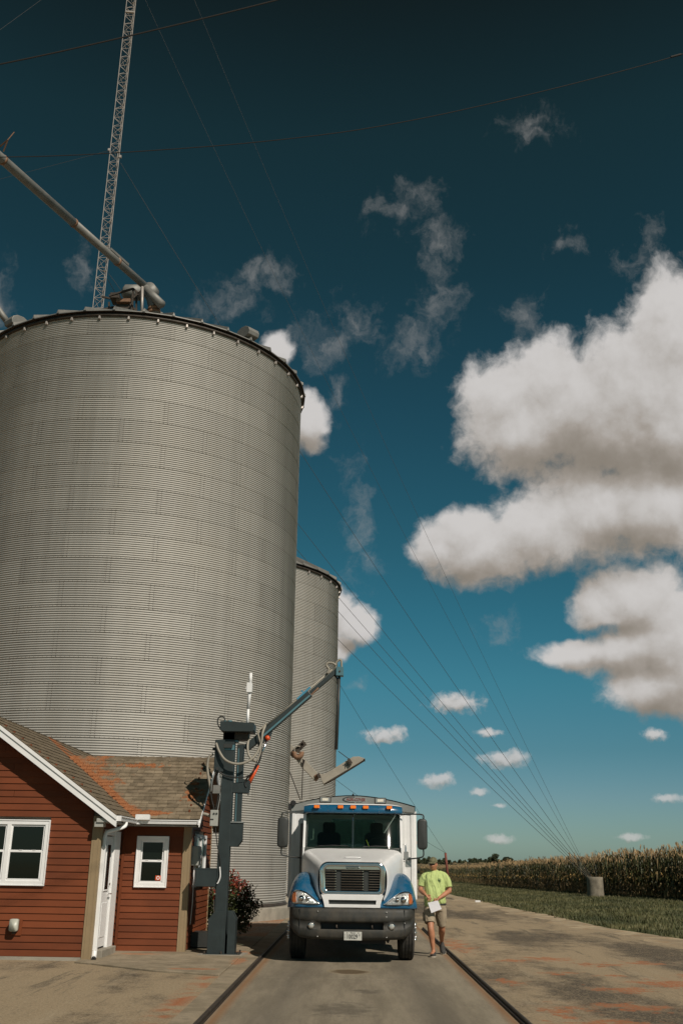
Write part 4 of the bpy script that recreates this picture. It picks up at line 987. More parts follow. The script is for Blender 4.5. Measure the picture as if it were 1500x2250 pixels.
# licence plate
pl_ = MB().box((-.145, 19.375, .408), (.175, 19.383, .552)); MP = mat('plate_white', (.50, .49, .45), .45, var=.08, vscale=20)
plate = tb(pl_, 'licence_plate', MP, mod=bevel(.003, 1))
MT = mat('plate_ink', (.03, .03, .03), .5, var=0); MR = mat('dark_red_print', (.16, .03, .025), .5, var=0)
text_mesh('10029', .105, MT, Matrix.Translation((TX+.0, 19.373, .468)) @ FACE, plate, sx=.78, bold=.002)
text_mesh('V', .055, MT, Matrix.Translation((TX+.135, 19.373, .492)) @ FACE, plate)
text_mesh('Illinois', .034, MT, Matrix.Translation((TX+.015, 19.373, .533)) @ FACE, plate)
text_mesh('F\nL\nT', .026, MT, Matrix.Translation((TX-.122, 19.373, .47)) @ FACE, plate)
tb(MB().cyl((-.085, 19.37, .533), (-.085, 19.376, .533), .008, 8).cyl((.115, 19.37, .533), (.115, 19.376, .533), .008, 8), 'plate_screw', M['darksteel'], plate)
# hood: sections from the nose to the windscreen
HS = [(19.56, [(0, 1.735), (.30, 1.733), (.46, 1.72), (.56, 1.685), (.615, 1.62), (.64, 1.50), (.635, 1.30), (.60, 1.16), (.56, 1.10)]),
      (19.60, [(0, 1.75), (.30, 1.748), (.47, 1.735), (.58, 1.70), (.64, 1.63), (.665, 1.50), (.66, 1.28), (.62, 1.14), (.58, 1.06)]),
      (19.85, [(0, 1.80), (.32, 1.797), (.52, 1.785), (.64, 1.745), (.70, 1.67), (.73, 1.52), (.74, 1.30), (.72, 1.12), (.70, 1.0)]),
      (20.25, [(0, 1.865), (.38, 1.862), (.62, 1.85), (.75, 1.81), (.80, 1.72), (.83, 1.55), (.84, 1.32), (.84, 1.12), (.84, 1.0)]),
      (20.65, [(0, 1.935), (.46, 1.932), (.74, 1.92), (.87, 1.87), (.915, 1.78), (.93, 1.6), (.94, 1.34), (.94, 1.12), (.94, 1.0)]),
      (20.98, [(0, 1.99), (.55, 1.99), (.85, 1.975), (.96, 1.93), (.99, 1.84), (1.0, 1.6), (1.0, 1.34), (1.0, 1.12), (1.0, 1.0)])]
rows = []
for y, sec in HS: rows.append([(-x, y, z) for x, z in reversed(sec)]+[(x, y, z) for x, z in sec[1:]])
mb = MB().grid(rows)
hood = tb(mb, 'hood', M['twhite'], smooth=True, mod=subd(2))
tb(MB().tube(curve([(-.145, 19.86, 1.81), (-.13, 19.80, 1.815), (0, 19.79, 1.82), (.13, 19.80, 1.815), (.145, 19.86, 1.81)], 5), .009, 8), 'hood_handle', M['trim'], hood, True)
# nose panel under the grille
mb = MB()
zz = [(.955, .47), (1.0, .485), (1.005, .50), (1.0725, .50), (1.08, .50), (1.15, .56)]
mb.prism([(-.505, .95), (.505, .95), (.515, 1.004), (-.515, 1.004)], 'y', 19.47, 19.55)
mb.prism([(-.535, 1.076), (.535, 1.076), (.575, 1.165), (-.575, 1.165)], 'y', 19.475, 19.56)
mb.prism([(-.515, 1.004), (-.425, 1.004), (-.435, 1.076), (-.535, 1.076)], 'y', 19.47, 19.55)
mb.prism([(.515, 1.004), (.425, 1.004), (.435, 1.076), (.535, 1.076)], 'y', 19.47, 19.55)
nose = tb(mb, 'nose_panel', M['twhite'], mod=bevel(.004, 1))
tb(MB().box((-.44, 19.52, 1.0), (.44, 19.56, 1.08)), 'nose_slot', M['dark'], nose)
# grille: chrome surround, mouth, bars
def rr_outline(w, z0, z1, r, wt=None, n=6):
    wt = wt or w; pts = []
    for cx, cz, t0 in ((wt-r, z1-r, 0), (-wt+r, z1-r, 90), (-w+r*.8, z0+r*.8, 180), (w-r*.8, z0+r*.8, 270)):
        for k in range(n+1):
            t = R(t0+90*k/n); q = r if t0 < 180 else r*.8; pts.append((cx+q*math.cos(t), cz+q*math.sin(t)))
    return pts
def ring3(loops):
    mb = MB(); mb.grid([[(x, y, z) for x, z in o] for o, y in loops], closed=True); return mb
o1 = rr_outline(.600, 1.15, 1.735, .15, .610); o2 = rr_outline(.585, 1.165, 1.72, .14, .595); o3 = rr_outline(.53, 1.215, 1.675, .10, .54); o4 = rr_outline(.52, 1.225, 1.66, .09, .53)
gr = tb(ring3([(o1, 19.57), (o1, 19.52), (o2, 19.495), (o3, 19.50), (o4, 19.53), (o4, 19.58)]), 'grille', M['chrome'], smooth=True)
tb(MB().prism(o4, 'y', 19.60, 19.61), 'grille_back', M['black'], gr)
tb(ring3([(rr_outline(.545, 1.20, 1.69, .11, .555), 19.494), (rr_outline(.53, 1.215, 1.675, .1, .54), 19.488), (rr_outline(.5, 1.235, 1.655, .08, .51), 19.505)]), 'grille_rim', M['chrome'], gr, True)
for k in range(8):
    z = 1.262+k*.0445
    w = .50-(.015 if k == 0 else 0)
    mb = MB()
    sec = [(-.008, .009), (-.014, .003), (-.010, -.008), (.02, -.009), (.03, .009)]
    for x0, x1 in ((-w, -.30), (-.205, .205), (.30, w)):
        mb.prism([(19.535+a, z+b2) for a, b2 in sec], 'x', x0, x1)
    tb(mb, 'grille_bar', M['gbar'], gr)
for s_ in (-1, 1):
    tb(MB().box((s_*.2525-.045, 19.548, 1.23), (s_*.2525+.045, 19.57, 1.62)), 'grille_divider', M['dark'], gr)
    mb = MB()
    for k in range(8): mb.cbox((s_*.2525-s_*.0+(-.058), 19.522, 1.262+k*.0445), (.014, .01, .02))
    tb(mb, 'grille_clip', M['chrome'], gr)
tb(MB().prism([(-.5, 1.598), (.5, 1.598), (.49, 1.645), (.44, 1.66), (-.44, 1.66), (-.49, 1.645)], 'y', 19.505, 19.54), 'grille_header', M['chrome'], gr, mod=bevel(.008, 2))
em = tb(MB().prism(rr_outline(.135, 1.596, 1.652, .025), 'y', 19.475, 19.51), 'emblem', M['chrome'], mod=bevel(.006, 2))
tb(MB().prism(rr_outline(.118, 1.607, 1.641, .014), 'y', 19.47, 19.478), 'emblem_face', M['dark'], em)
text_mesh('FREIGHTLINER', .031, M['chrome'], Matrix.Translation((TX, 19.468, 1.624)) @ FACE, em, sx=.98, bold=.0006)
# wings (fenders)
def fy0(x): return 19.50+.9*max(0, x-.98)**2*6+.03*max(0, x-.6)
cols = [(.50, 1.13), (.58, 1.22), (.66, 1.34), (.74, 1.46), (.82, 1.53), (.90, 1.555), (.98, 1.545), (1.05, 1.50), (1.11, 1.42), (1.155, 1.31), (1.175, 1.2)]
def fender(s_):
    g = []
    for x, zc in cols:
        y0 = fy0(x); yc = 20.35; c = [(s_*x, y0+.03, .935), (s_*x, y0, .95)]
        for k in range(1, 10):
            t = R(90*k/9); c.append((s_*x, y0+(yc-y0)*(1-math.cos(t)), .95+(zc-.95)*math.sin(t)))
        for k in range(1, 8):
            t = R(90*k/7); c.append((s_*x, yc+.9*math.sin(t), .86+(zc-.86)*math.cos(t)))
        g.append(c)
    # outer skirt down to the wheel arch
    last = g[-1]; sk = []; sk2 = []
    for (x, y, z) in last:
        az_ = math.sqrt(max(0, .60**2-(y-20.55)**2))+.5 if abs(y-20.55) < .6 else .5
        zb = max(az_, .93) if y < 20.0 else max(az_, .8)
        zb = min(zb, z-.005)
        sk.append((s_*1.19, y, z-(z-zb)*.15)); sk2.append((s_*1.19, y, zb))
    g += [sk, sk2]
    f_ = tb(MB().grid(g), 'fender', M['blue'], smooth=True, mod=subd(1))
    return f_
def fsurf(x, z):
    """front face of the wing: y at (|x|, z)"""
    zc = float(np.interp(x, [c[0] for c in cols], [c[1] for c in cols])); s2 = min(max((z-.95)/(zc-.95), 0), .97)
    return fy0(x)+(20.35-fy0(x))*(1-math.sqrt(1-s2*s2))
M['lens'] = mat('headlamp_lens', (.62, .62, .60), .12, .55, var=.35, vscale=26, bump=.8, bscale=30, coat=1)
M['lensor'] = mat('amber_turn_lens', (.50, .13, .03), .2, .2, var=.3, vscale=25, bump=.5, bscale=40, coat=1)
for s_ in (-1, 1):
    f_ = fender(s_)
    # teardrop lamp outline, |x| and z
    prof_ = [(.56, 1.012), (.60, 1.03), (.68, 1.09), (.76, 1.15), (.85, 1.205), (.95, 1.235), (1.04, 1.235), (1.10, 1.20), (1.125, 1.14), (1.13, 1.07), (1.11, 1.02), (1.05, 1.005), (.8, .998), (.62, .998)]
    cxz = (.93, 1.10)
    def lamp_patch(outer, inner, dy0, dy1, mt, name, par):
        rows = []
        for kk in (1.0, inner):
            rows.append([(s_*(cxz[0]+(x-cxz[0])*kk), fsurf(cxz[0]+(x-cxz[0])*kk, cxz[1]+(z-cxz[1])*kk)-(dy0 if kk == 1 else dy1), cxz[1]+(z-cxz[1])*kk) for x, z in outer])
        return rows
    rows = lamp_patch(prof_, .87, -.02, .028, None, None, None); rows.insert(1, [(x, y-.042, z) for x, y, z in rows[0]])
    hl = tb(MB().grid(rows, closed=True), 'headlight', M['chrome'], smooth=True)
    # lens: radial grid following the wing's surface
    rows = []
    for kk in (.89, .7, .45, .2, .01):
        rows.append([(s_*(cxz[0]+(x-cxz[0])*kk), fsurf(cxz[0]+(x-cxz[0])*kk, cxz[1]+(z-cxz[1])*kk)-.012-.03*(1-kk), cxz[1]+(z-cxz[1])*kk) for x, z in prof_])
    tb(MB().grid(rows, closed=True), 'lens', M['lens'], hl, True)
    pts = [(x, z) for x, z in ((1.035, 1.03), (1.035, 1.195), (1.06, 1.195), (1.085, 1.175), (1.10, 1.13), (1.10, 1.06), (1.08, 1.03))]
    yv = [fsurf(x, z)-.05 for x, z in pts]
    v3 = [(s_*x, y, z) for (x, z), y in zip(pts, yv)]; v4 = [(s_*x, y+.04, z) for (x, z), y in zip(pts, yv)]; k = len(pts)
    tb(MB().add(v3+v4, [tuple(range(k))]+[(i, (i+1) % k, (i+1) % k+k, i+k) for i in range(k)]), 'turn_signal', M['lensor'], hl)
    for xx_, r_ in ((.93, .052), (.82, .035)):
        yy_ = fsurf(xx_, 1.09)-.055
        tb(MB().cyl((s_*xx_, yy_, 1.095), (s_*xx_, yy_+.04, 1.095), r_, 16, r_*.6), 'reflector', M['chrome'], hl, True)
# cab shell ------------------------------------------------------
cab = tb(MB().box((-.985, 21.0, 1.05), (.985, 22.40, 1.55)).box((-.99, 22.34, 1.55), (.99, 22.40, 2.1)).box((-.99, 22.34, 2.60), (.99, 22.40, 2.86))
   .box((-.99, 22.34, 2.1), (-.45, 22.40, 2.6)).box((.47, 22.34, 2.1), (.99, 22.40, 2.6)).box((-.02, 22.34, 2.1), (.04, 22.40, 2.6))
   .box((-1.0, 21.0, 1.5), (-.96, 22.4, 2.02)).box((.96, 21.0, 1.5), (1.0, 22.4, 2.02)), 'cab', M['twhite'], mod=bevel(.01, 2))
# pillars and roof
for s_ in (-1, 1):
    mb = MB()
    mb.prism([(21.04, 2.0), (21.12, 2.0), (21.42, 2.68), (21.30, 2.70)], 'x', s_*.955, s_*1.0)
    mb.box((s_*.955, 21.95, 2.0), (s_*1.0, 22.4, 2.75)); mb.box((s_*.955, 21.3, 2.62), (s_*1.0, 22.4, 2.75))
    tb(mb, 'cab_pillar', M['twhite'])
rows = []
for y, z, w in ((21.12, 2.73, .985), (21.14, 2.80, .975), (21.22, 2.845, .965), (21.6, 2.875, .96), (22.2, 2.88, .96), (22.4, 2.85, .96), (22.42, 2.7, .97)):
    rows.append([(w*math.copysign(min(1, abs(u))**1, u), y+(.06*abs(u)**4 if y < 21.3 else 0), z-.10*abs(u)**6) for u in np.linspace(-1, 1, 25)])
tb(MB().grid(rows), 'roof', M['twhite'], smooth=True)
# blue visor band with clearance lamps
rows = []
for z, dy in ((2.672, .10), (2.668, .0), (2.69, -.02), (2.76, .0), (2.815, .03), (2.832, .07), (2.835, .14)):
    rows.append([(1.0*u, 21.03+dy+.12*abs(u)**5, z-(.03*abs(u)**8 if z > 2.7 else 0)) for u in np.linspace(-1, 1, 29)])
vis = tb(MB().grid(rows), 'sun_visor', M['blue'], smooth=True)
rows = [[(1.0*u, 21.08+.12*abs(u)**5, 2.838-.03*abs(u)**8) for u in np.linspace(-1, 1, 29)], [(1.0*u, 21.09+.12*abs(u)**5, 2.852-.04*abs(u)**8) for u in np.linspace(-1, 1, 29)], [(.99*u, 21.2+.1*abs(u)**5, 2.86-.05*abs(u)**8) for u in np.linspace(-1, 1, 29)]]
tb(MB().grid(rows), 'visor_edge', M['twhite'], smooth=True)
for x in (-.735, -.255, .0, .255, .73):
    tb(MB().rbox((x-.056, 20.985, 2.755), (x+.056, 21.06, 2.815), .012), 'marker_light', M['orange'], mod=bevel(.006, 1))
b = MB()
for x, z in ((-.5, 2.72), (0, 2.72), (.53, 2.71), (.53, 2.80), (.85, 2.70), (-.5, 2.81)): b.sphere((x, 21.012+.1*abs(x)**5, z), (.008, .006, .008), 8, 6)
tb(b, 'visor_screw', M['chrome'], vis, True)
# windscreen: two panes and a bright centre strip
def ws_pt(x, z, off=0): return (x, 20.965+(z-2.0)*.385+.035*(z-2.0)**2+.155*abs(x)**3-off, z)
GL = bpy.data.materials.new('tinted_windscreen'); GL.use_nodes = True; t = NT(GL.node_tree)
pr = t.N['Principled BSDF']; om = t.N['Material Output']; tr = t.n('ShaderNodeBsdfTransparent'); tr.inputs[0].default_value = (.42, .56, .50, 1)
gs_ = t.n('ShaderNodeBsdfGlossy'); gs_.inputs['Roughness'].default_value = .035; gs_.inputs[0].default_value = (1, 1, 1, 1)
fr_ = t.n('ShaderNodeFresnel'); fr_.inputs[0].default_value = 1.5; mx = t.n('ShaderNodeMixShader')
t.L.new(fr_.outputs[0], mx.inputs[0]); t.L.new(tr.outputs[0], mx.inputs[1]); t.L.new(gs_.outputs[0], mx.inputs[2]); t.L.new(mx.outputs[0], om.inputs[0])
for s_ in (-1, 1):
    rows = [[ws_pt(s_*(.012+(.955-.012)*u), 2.005+(2.69-2.005)*v) for u in np.linspace(0, 1, 33)] for v in np.linspace(0, 1, 14)]
    tb(MB().grid(rows), 'windscreen', GL, smooth=True)
tb(MB().add([ws_pt(-.012, 2.0, .008), ws_pt(.012, 2.0, .008), ws_pt(.009, 2.64, .008), ws_pt(-.009, 2.64, .008)], [(0,1,2,3)]), 'windscreen_strip', M['chrome'])
# rubber seal round the glass
seal = [(x, z) for x, z in [(-.93, 2.0), (-.3, 1.985), (.3, 1.985), (.93, 2.0), (.965, 2.04), (.97, 2.66), (-.97, 2.66), (-.965, 2.04)]]
tb(MB().tube([ws_pt(x, z, .0) for x, z in seal+seal[:1]], .014, 6), 'windscreen_seal', M['black'], smooth=True)
for x0, x1, z0 in ((-.75, -.1, 2.035), (.2, .72, 2.03)):
    tb(MB().tube([ws_pt(x0, 2.02, .03), ws_pt((x0+x1)/2, z0+.01, .03), ws_pt(x1, z0, .02)], .008, 6).tube([ws_pt((x0+x1)/2-.25, z0, .02), ws_pt((x0+x1)/2+.3, z0+.005, .02)], .007, 6), 'wiper', M['black'])
# cab interior
IN = mat('dark_green_grey_interior', (.05, .06, .052), .7, var=.2)
tb(MB().prism([(21.02, 1.6), (21.0, 1.99), (21.2, 2.03), (21.45, 2.0), (21.5, 1.6)], 'x', -.94, .94), 'dashboard', IN)
for x in (-.5, .5):
    tb(MB().rbox((x-.24, 21.95, 1.55), (x+.24, 22.1, 2.32), .08).rbox((x-.13, 21.96, 2.30), (x+.13, 22.06, 2.52), .05).rbox((x-.25, 21.55, 1.5), (x+.25, 22.05, 1.7), .04), 'seat', M['black'], mod=bevel(.02, 2))
sw = [(.52+.22*math.cos(t_), 21.55+.06*math.sin(t_), 2.04+.17*math.sin(t_)) for t_ in np.linspace(0, 2*math.pi, 25)]
tb(MB().tube(sw, .013, 8, cap=False).bar((.32, 21.55, 2.04), (.72, 21.55, 2.04), .03).bar((.52, 21.55, 2.04), (.52, 21.5, 1.88), .03), 'steering_wheel', M['dark'], smooth=True)
tb(MB().bar((.27, 21.08, 2.16), (.33, 21.08, 2.03), .03, .01), 'yellow_tag', mat('yellow_plastic', (.75, .62, .05), .5))
tb(MB().tube([(-.86, 21.2, 2.15), (-.80, 21.2, 2.16), (-.80, 21.2, 2.3), (-.80, 21.2, 2.36)], .011, 6), 'grab_handle', M['grey'])
for x0, x1 in ((-.45, -.02), (.04, .47)): tb(MB().box((x0, 22.36, 2.1), (x1, 22.37, 2.6)), 'rear_window', GL)
# doors with handles
for s_ in (-1, 1):
    d = tb(MB().box((s_*1.0-.004*s_, 21.08, 1.2), (s_*1.012, 21.95, 2.0)), 'door', M['twhite'], mod=bevel(.004, 1))
    tb(MB().box((s_*.985-.004, 21.38, 2.02), (s_*.985+.004, 21.95, 2.62)), 'side_window', GL, d)
    tb(MB().box((s_*1.012, 21.8, 1.9), (s_*1.03, 21.9, 1.93)), 'handle', M['chrome'], d)
tb(MB().tube([(1.03, 22.3, 2.1), (1.12, 22.3, 2.1), (1.12, 22.3, 1.76), (1.03, 22.3, 1.76)], .018, 8), 'grab_rail', M['chrome'], smooth=True)
tb(MB().rbox((1.06, 21.2, 1.65), (1.18, 21.3, 1.84), .02).rbox((1.03, 21.15, 1.78), (1.12, 21.25, 1.95), .02), 'mirror_bracket', M['steel'])
tb(MB().box((-1.12, 22.30, 1.0), (-1.0, 22.36, 2.5)).box((1.0, 22.33, .9), (1.05, 22.39, 2.0)), 'exhaust_shield', M['gmetal'])
mb = MB()
for k in range(22): mb.tube([(-1.05, 22.2, 1.35+k*.03), (-1.03, 22.16, 1.365+k*.03)], .03, 8)
tb(mb, 'flexible_pipe', M['steel'], smooth=True)
# mirrors
for s_, x0, x1, z0, z1 in ((-1, -1.51, -1.295, 1.985, 2.575), (1, 1.29, 1.49, 1.985, 2.575)):
    mb = MB().rbox((x0, 20.93, z0), (x1, 21.09, z1), .075)
    mi = tb(mb, 'wing_mirror', M['dark'], mod=bevel(.035, 3))
    for p_ in mi.data.polygons: p_.use_smooth = True
    xc = (x0+x1)/2
    tb(MB().tube(curve([(s_*.98, 21.2, 2.655), (s_*1.15, 21.1, 2.665), (xc-.02*s_, 21.02, 2.66), (xc+.03*s_, 21.01, 2.63), (xc+.03*s_, 21.01, 2.56)], 6), .014, 8).tube(curve([(xc+.02*s_, 21.01, 1.99), (xc+.02*s_, 21.01, 1.88), (xc-.03*s_, 21.02, 1.84), (s_*1.2, 21.1, 1.815), (s_*1.02, 21.2, 1.80)], 6), .014, 8), 'mirror_arm', M['dark'], mi, True)
    tb(MB().box((x0+.03, 21.09, z0+.04), (x1-.03, 21.094, z1-.04)), 'mirror_glass', M['chrome'], mi)
# grain box
BXW = 1.335
gb = tb(MB().box((-BXW, 22.62, 1.0), (BXW, 28.8, 2.86)), 'grain_box', M['twhite'], mod=bevel(.01, 1))
b = MB()
for x in (-BXW+.02, -1.06, 1.06, BXW-.08): tb(MB().box((x, 22.60, 1.0), (x+.06, 22.625, 2.86)), 'front_rib', M['twhite'], gb)
for s_ in (-1, 1):
    for k in range(12):
        tb(MB().box((s_*BXW-(0 if s_ > 0 else .05), 22.8+k*.54, 1.0), (s_*BXW+(.05 if s_ > 0 else 0), 22.88+k*.54, 2.8)), 'side_rib', M['twhite'], gb)

# arched cap at the front of the tarp
ts = np.linspace(-1, 1, 17); top = [(BXW*u*1.008, 2.885+.215*(1-abs(u)**1.8)) for u in ts]
poly = [(-BXW*1.008, 2.76)]+[(x, z) for x, z in top]+[(BXW*1.008, 2.76)]+[(.9, 2.80), (-.9, 2.80)]
cap_ = tb(MB().prism(poly, 'y', 22.56, 22.60), 'front_cap', M['grey2'] if 'grey2' in M else M.setdefault('grey2', mat('tarp_grey', (.20, .21, .20), .6, var=.1)))
rows = [[(x, y, z+.012) for x, z in [(-BXW*1.01, 2.78)]+top+[(BXW*1.01, 2.78)]] for y in (22.54, 22.6, 24, 26, 28, 28.8)]
tb(MB().grid(rows), 'tarp', M['grey2'], smooth=True)
text_mesh('AGRI-COVER', .088, MR, Matrix.Translation((TX+.06, 22.555, 3.018)) @ FACE @ Matrix.Rotation(R(-1.0), 4, 'Z') @ Matrix(((1, .2, 0, 0), (0, 1, 0, 0), (0, 0, 1, 0), (0, 0, 0, 1))), cap_, sx=.80, bold=.002)
text_mesh('INNOVATIVE', .022, MT, Matrix.Translation((TX+.13, 22.555, 2.962)) @ FACE, cap_)
ar = []
for u in np.linspace(R(75), R(285), 22):
    ar.append((-.02+.20*math.cos(u)*1.05, 22.552, 3.02+.062*math.sin(u)))
in_ = [(-.02+.20*math.cos(u)*.93+.01, 22.552, 3.02+.052*math.sin(u)) for u in np.linspace(R(75), R(285), 22)]
tb(MB().grid([ar, in_]), 'logo_swoosh', MT, cap_)
tb(MB().sphere((.0, 22.57, 3.125), (.02, .02, .025), 8, 6), 'cap_knob', M['black'], cap_)
WL = mat('work_lamp_lens', (.72, .66, .55), .25, .1, var=.15, vscale=20)
for x, z in ((-.60, 3.0), (.585, 2.99)):
    w_ = tb(MB().rbox((x-.125, 22.30, z-.062), (x+.125, 22.40, z+.062), .012), 'work_light', M['darksteel'], mod=bevel(.004, 1))
    tb(MB().box((x-.105, 22.293, z-.045), (x+.105, 22.302, z+.045)), 'reflector', M['steel'], w_)
    tb(MB().box((x-.065, 22.288, z-.025), (x+.065, 22.295, z+.03)), 'lens', WL, w_)
    tb(MB().box((x-.03, 22.32, z-.11), (x+.03, 22.38, z-.06)), 'bracket', M['steel'], w_)
tb(MB().cyl((-1.30, 22.5, 2.93), (-1.30, 22.62, 2.93), .06, 14).box((-1.40, 22.5, 2.78), (-1.335, 22.6, 2.92)), 'tarp_crank', M['black'])
tb(MB().cyl((1.40, 23.0, 2.15), (1.34, 23.0, 2.15), .035, 12).box((1.36, 22.95, 2.1), (1.39, 23.05, 2.3)), 'side_lamp', M['orange'])
# chassis and axles
tb(MB().box((-.42, 19.8, .55), (-.34, 28.7, .85)).box((.34, 19.8, .55), (.42, 28.7, .85)).box((-.9, 20.49, .45), (.9, 20.61, .56)).box((-.35, 19.9, .5), (.35, 20.9, .75)).box((-1.15, 22.7, .85), (1.15, 28.7, 1.0)), 'chassis', M['black'])
tb(MB().cyl((-.85, 26.4, .5), (.85, 26.4, .5), .09, 10).cyl((-.85, 27.7, .5), (.85, 27.7, .5), .09, 10).sphere((0, 26.4, .5), .22).sphere((0, 27.7, .5), .22), 'rear_axle', M['black'])
tb(MB().cyl((-.95, 22.3, .62), (-.95, 23.6, .62), .28, 16).cyl((.95, 22.3, .62), (.95, 23.6, .62), .28, 16), 'fuel_tank', M['steel'], smooth=True)
tb(MB().box((.15, 19.9, .32), (.62, 20.2, .46)).tube([(.62, 19.95, .42), (.66, 19.95, .36), (.7, 20.0, .44)], .03, 8), 'steering_gear', M['black'])
TR = mat('tyre_rubber', (.020, .019, .017), .85, var=.25, vscale=8, col2=(.045, .04, .032))
def wheel(xc, y, s_, w=.28, dual=False):
    prof_ = [(-w/2+.02, .30), (-w/2, .36), (-w/2-.004, .43), (-w/2+.015, .478), (-w/2+.04, .494)]
    for g in (-.09, -.03, .03, .09): prof_ += [(g-.012, .500), (g-.008, .488), (g+.008, .488), (g+.012, .500)]
    prof_ += [(w/2-.04, .494), (w/2-.015, .478), (w/2+.004, .43), (w/2, .36), (w/2-.02, .30)]
    rows = [[(xc+a, y+r_*math.cos(2*math.pi*j/48), .5+r_*math.sin(2*math.pi*j/48)) for j in range(48)] for a, r_ in prof_]
    wh = tb(MB().grid(rows, closed=True), 'wheel', TR, smooth=False)
    xo = xc+s_*w/2
    rp = [(xo-s_*.02, .31), (xo-s_*.01, .285), (xo-s_*.09, .265), (xo-s_*.10, .19), (xo-s_*.03, .16), (xo+s_*.015, .10), (xo+s_*.05, .09), (xo+s_*.055, .01)]
    if s_ and not dual: rp = [(xo-s_*.02, .31), (xo-s_*.01, .285), (xo-s_*.05, .265), (xo-s_*.02, .19), (xo+s_*.005, .16), (xo+s_*.01, .10), (xo+s_*.05, .09), (xo+s_*.055, .01)]
    rows = [[(a, y+r_*math.cos(2*math.pi*j/32), .5+r_*math.sin(2*math.pi*j/32)) for j in range(32)] for a, r_ in rp]
    tb(MB().grid(rows, closed=True), 'rim', M['steel'], wh, True)
    b = MB()
    for k in range(10):
        t_ = 2*math.pi*k/10+.1; b.cyl((xo+s_*.0, y+.145*math.cos(t_), .5+.145*math.sin(t_)), (xo+s_*.065, y+.145*math.cos(t_), .5+.145*math.sin(t_)), .018, 8)
    tb(b, 'lug_nut', M['chrome'], wh, True)
    return wh
wheel(-1.02, 20.55, -1); wheel(1.02, 20.55, 1)
for y in (26.4, 27.7):
    for s_ in (-1, 1): wheel(s_*1.10, y, s_, dual=True); wheel(s_*.78, y, s_, dual=True)
for s_ in (-1, 1): tb(MB().box((s_*1.0-.15, 28.5, .3), (s_*1.0+.15, 28.52, 1.0)), 'mud_flap', M['black'])
# ------------------------------------------------------------------ the walking man
def J(cx, cy, Y): return at(880+cx/8.04, 1850+cy/8.04, Y)
man = thing('person', 'man in lime green t-shirt, khaki shorts and cap walking past the truck', 'person', (1.72, 21.4, 0))
SK = mat('warm_skin', (.40, .175, .095), .55, var=.12, vscale=12)  # one even skin colour with slight noise variation
SH = bpy.data.materials.new('lime_green_jersey'); SH.use_nodes = True; t = NT(SH.node_tree); b_ = t.N['Principled BSDF']
pos = t.n('ShaderNodeNewGeometry').outputs['Position']
b_.inputs['Base Color'].default_value = (.44, .53, .20, 1); b_.inputs['Roughness'].default_value = .85
bn = t.n('ShaderNodeBump'); bn.inputs['Strength'].default_value = 1; bn.inputs['Distance'].default_value = .07
t.L.new(t.noise(t.v('MULTIPLY', pos, (11, 8, 2.6)), 1, 3, .5, dist=.8), bn.inputs['Height']); t.L.new(bn.outputs[0], b_.inputs['Normal'])
KH = bpy.data.materials.new('khaki_cotton'); KH.use_nodes = True; t = NT(KH.node_tree); b_ = t.N['Principled BSDF']
pos = t.n('ShaderNodeNewGeometry').outputs['Position']
t.L.new(t.mix(t.noise(pos, 9, 4, .6), (.27, .215, .15), (.36, .295, .21)), b_.inputs['Base Color']); b_.inputs['Roughness'].default_value = .9
bn = t.n('ShaderNodeBump'); bn.inputs['Strength'].default_value = .9; bn.inputs['Distance'].default_value = .03
t.L.new(t.noise(t.v('MULTIPLY', pos, (9, 9, 6)), 1, 3, .5, dist=1.2), bn.inputs['Height']); t.L.new(bn.outputs[0], b_.inputs['Normal'])
def remesh(v, sm=6):
    def f(o):
        r_ = o.modifiers.new('remesh', 'REMESH'); r_.mode = 'VOXEL'; r_.voxel_size = v; r_.use_smooth_shade = True
        s_ = o.modifiers.new('smooth', 'SMOOTH'); s_.iterations = sm; s_.factor = .5
    return f
def limb(mb, pts, rad, n=14, k=5):
    q = curve(pts, k); m_ = len(q); rr = []
    for i in range(m_):
        u = i/(m_-1)*(len(rad)-1); a = int(min(u, len(rad)-2)); f = u-a
        ra = rad[a] if isinstance(rad[a], tuple) else (rad[a], rad[a]); rb = rad[a+1] if isinstance(rad[a+1], tuple) else (rad[a+1], rad[a+1])
        f = f*f*(3-2*f); rr.append((ra[0]*(1-f)+rb[0]*f, ra[1]*(1-f)+rb[1]*f))
    mb.tube(q, rr, n)
YB_ = 21.42
body = MB()
# head turned to the viewer's left
hc = J(572, 398, YB_-.02); hr = Matrix.Rotation(R(-28), 4, 'Z') @ Matrix.Rotation(R(6), 4, 'X')
def head_shape():
    rows = []; nu, nv = 28, 22
    for i in range(nv+1):
        t_ = math.pi*i/nv; st = max(math.sin(t_), 1e-3); row = []
        for j in range(nu):
            a = 2*math.pi*j/nu; x = .078*st*math.cos(a); y = .098*st*math.sin(a); z = .125*math.cos(t_)
            if z < 0: x *= 1-.28*(-z/.125)**1.5; y = y*(1-.12*(-z/.125)) if y > 0 else y*(1-.04*(-z/.125))
            fr_ = max(0, -math.sin(a))**6
            if y < 0:
                if -.045 < z < .02: y -= .026*fr_*max(0, 1-abs((z+.02)/.04))      # nose
                if .0 < z < .04: y += .008*max(0, -math.sin(a))**2                  # eye hollow
                if -.10 < z < -.055: y -= .008*fr_                                  # lips and chin
            row.append(hc+(hr @ Vector((x, y, z))))
        rows.append(row)
    return rows
body.grid(head_shape(), closed=True, flip=True)
for s_ in (-1, 1):
    e_ = hc+(hr @ Vector((s_*.078, .012, -.01))); body.sphere(e_, (.014, .02, .033), 10, 8)
neck0, neck1 = J(590, 560, YB_+.04), J(580, 470, YB_+.02)
limb(body, [neck0-Vector((0, 0, .06)), neck0, neck1], [(.075, .08), .064, .06])
shL, shR = J(425, 620, YB_+.02), J(768, 625, YB_+.02)
limb(body, [shL, neck0-Vector((0, 0, .06)), shR], [.045, .06, .045])
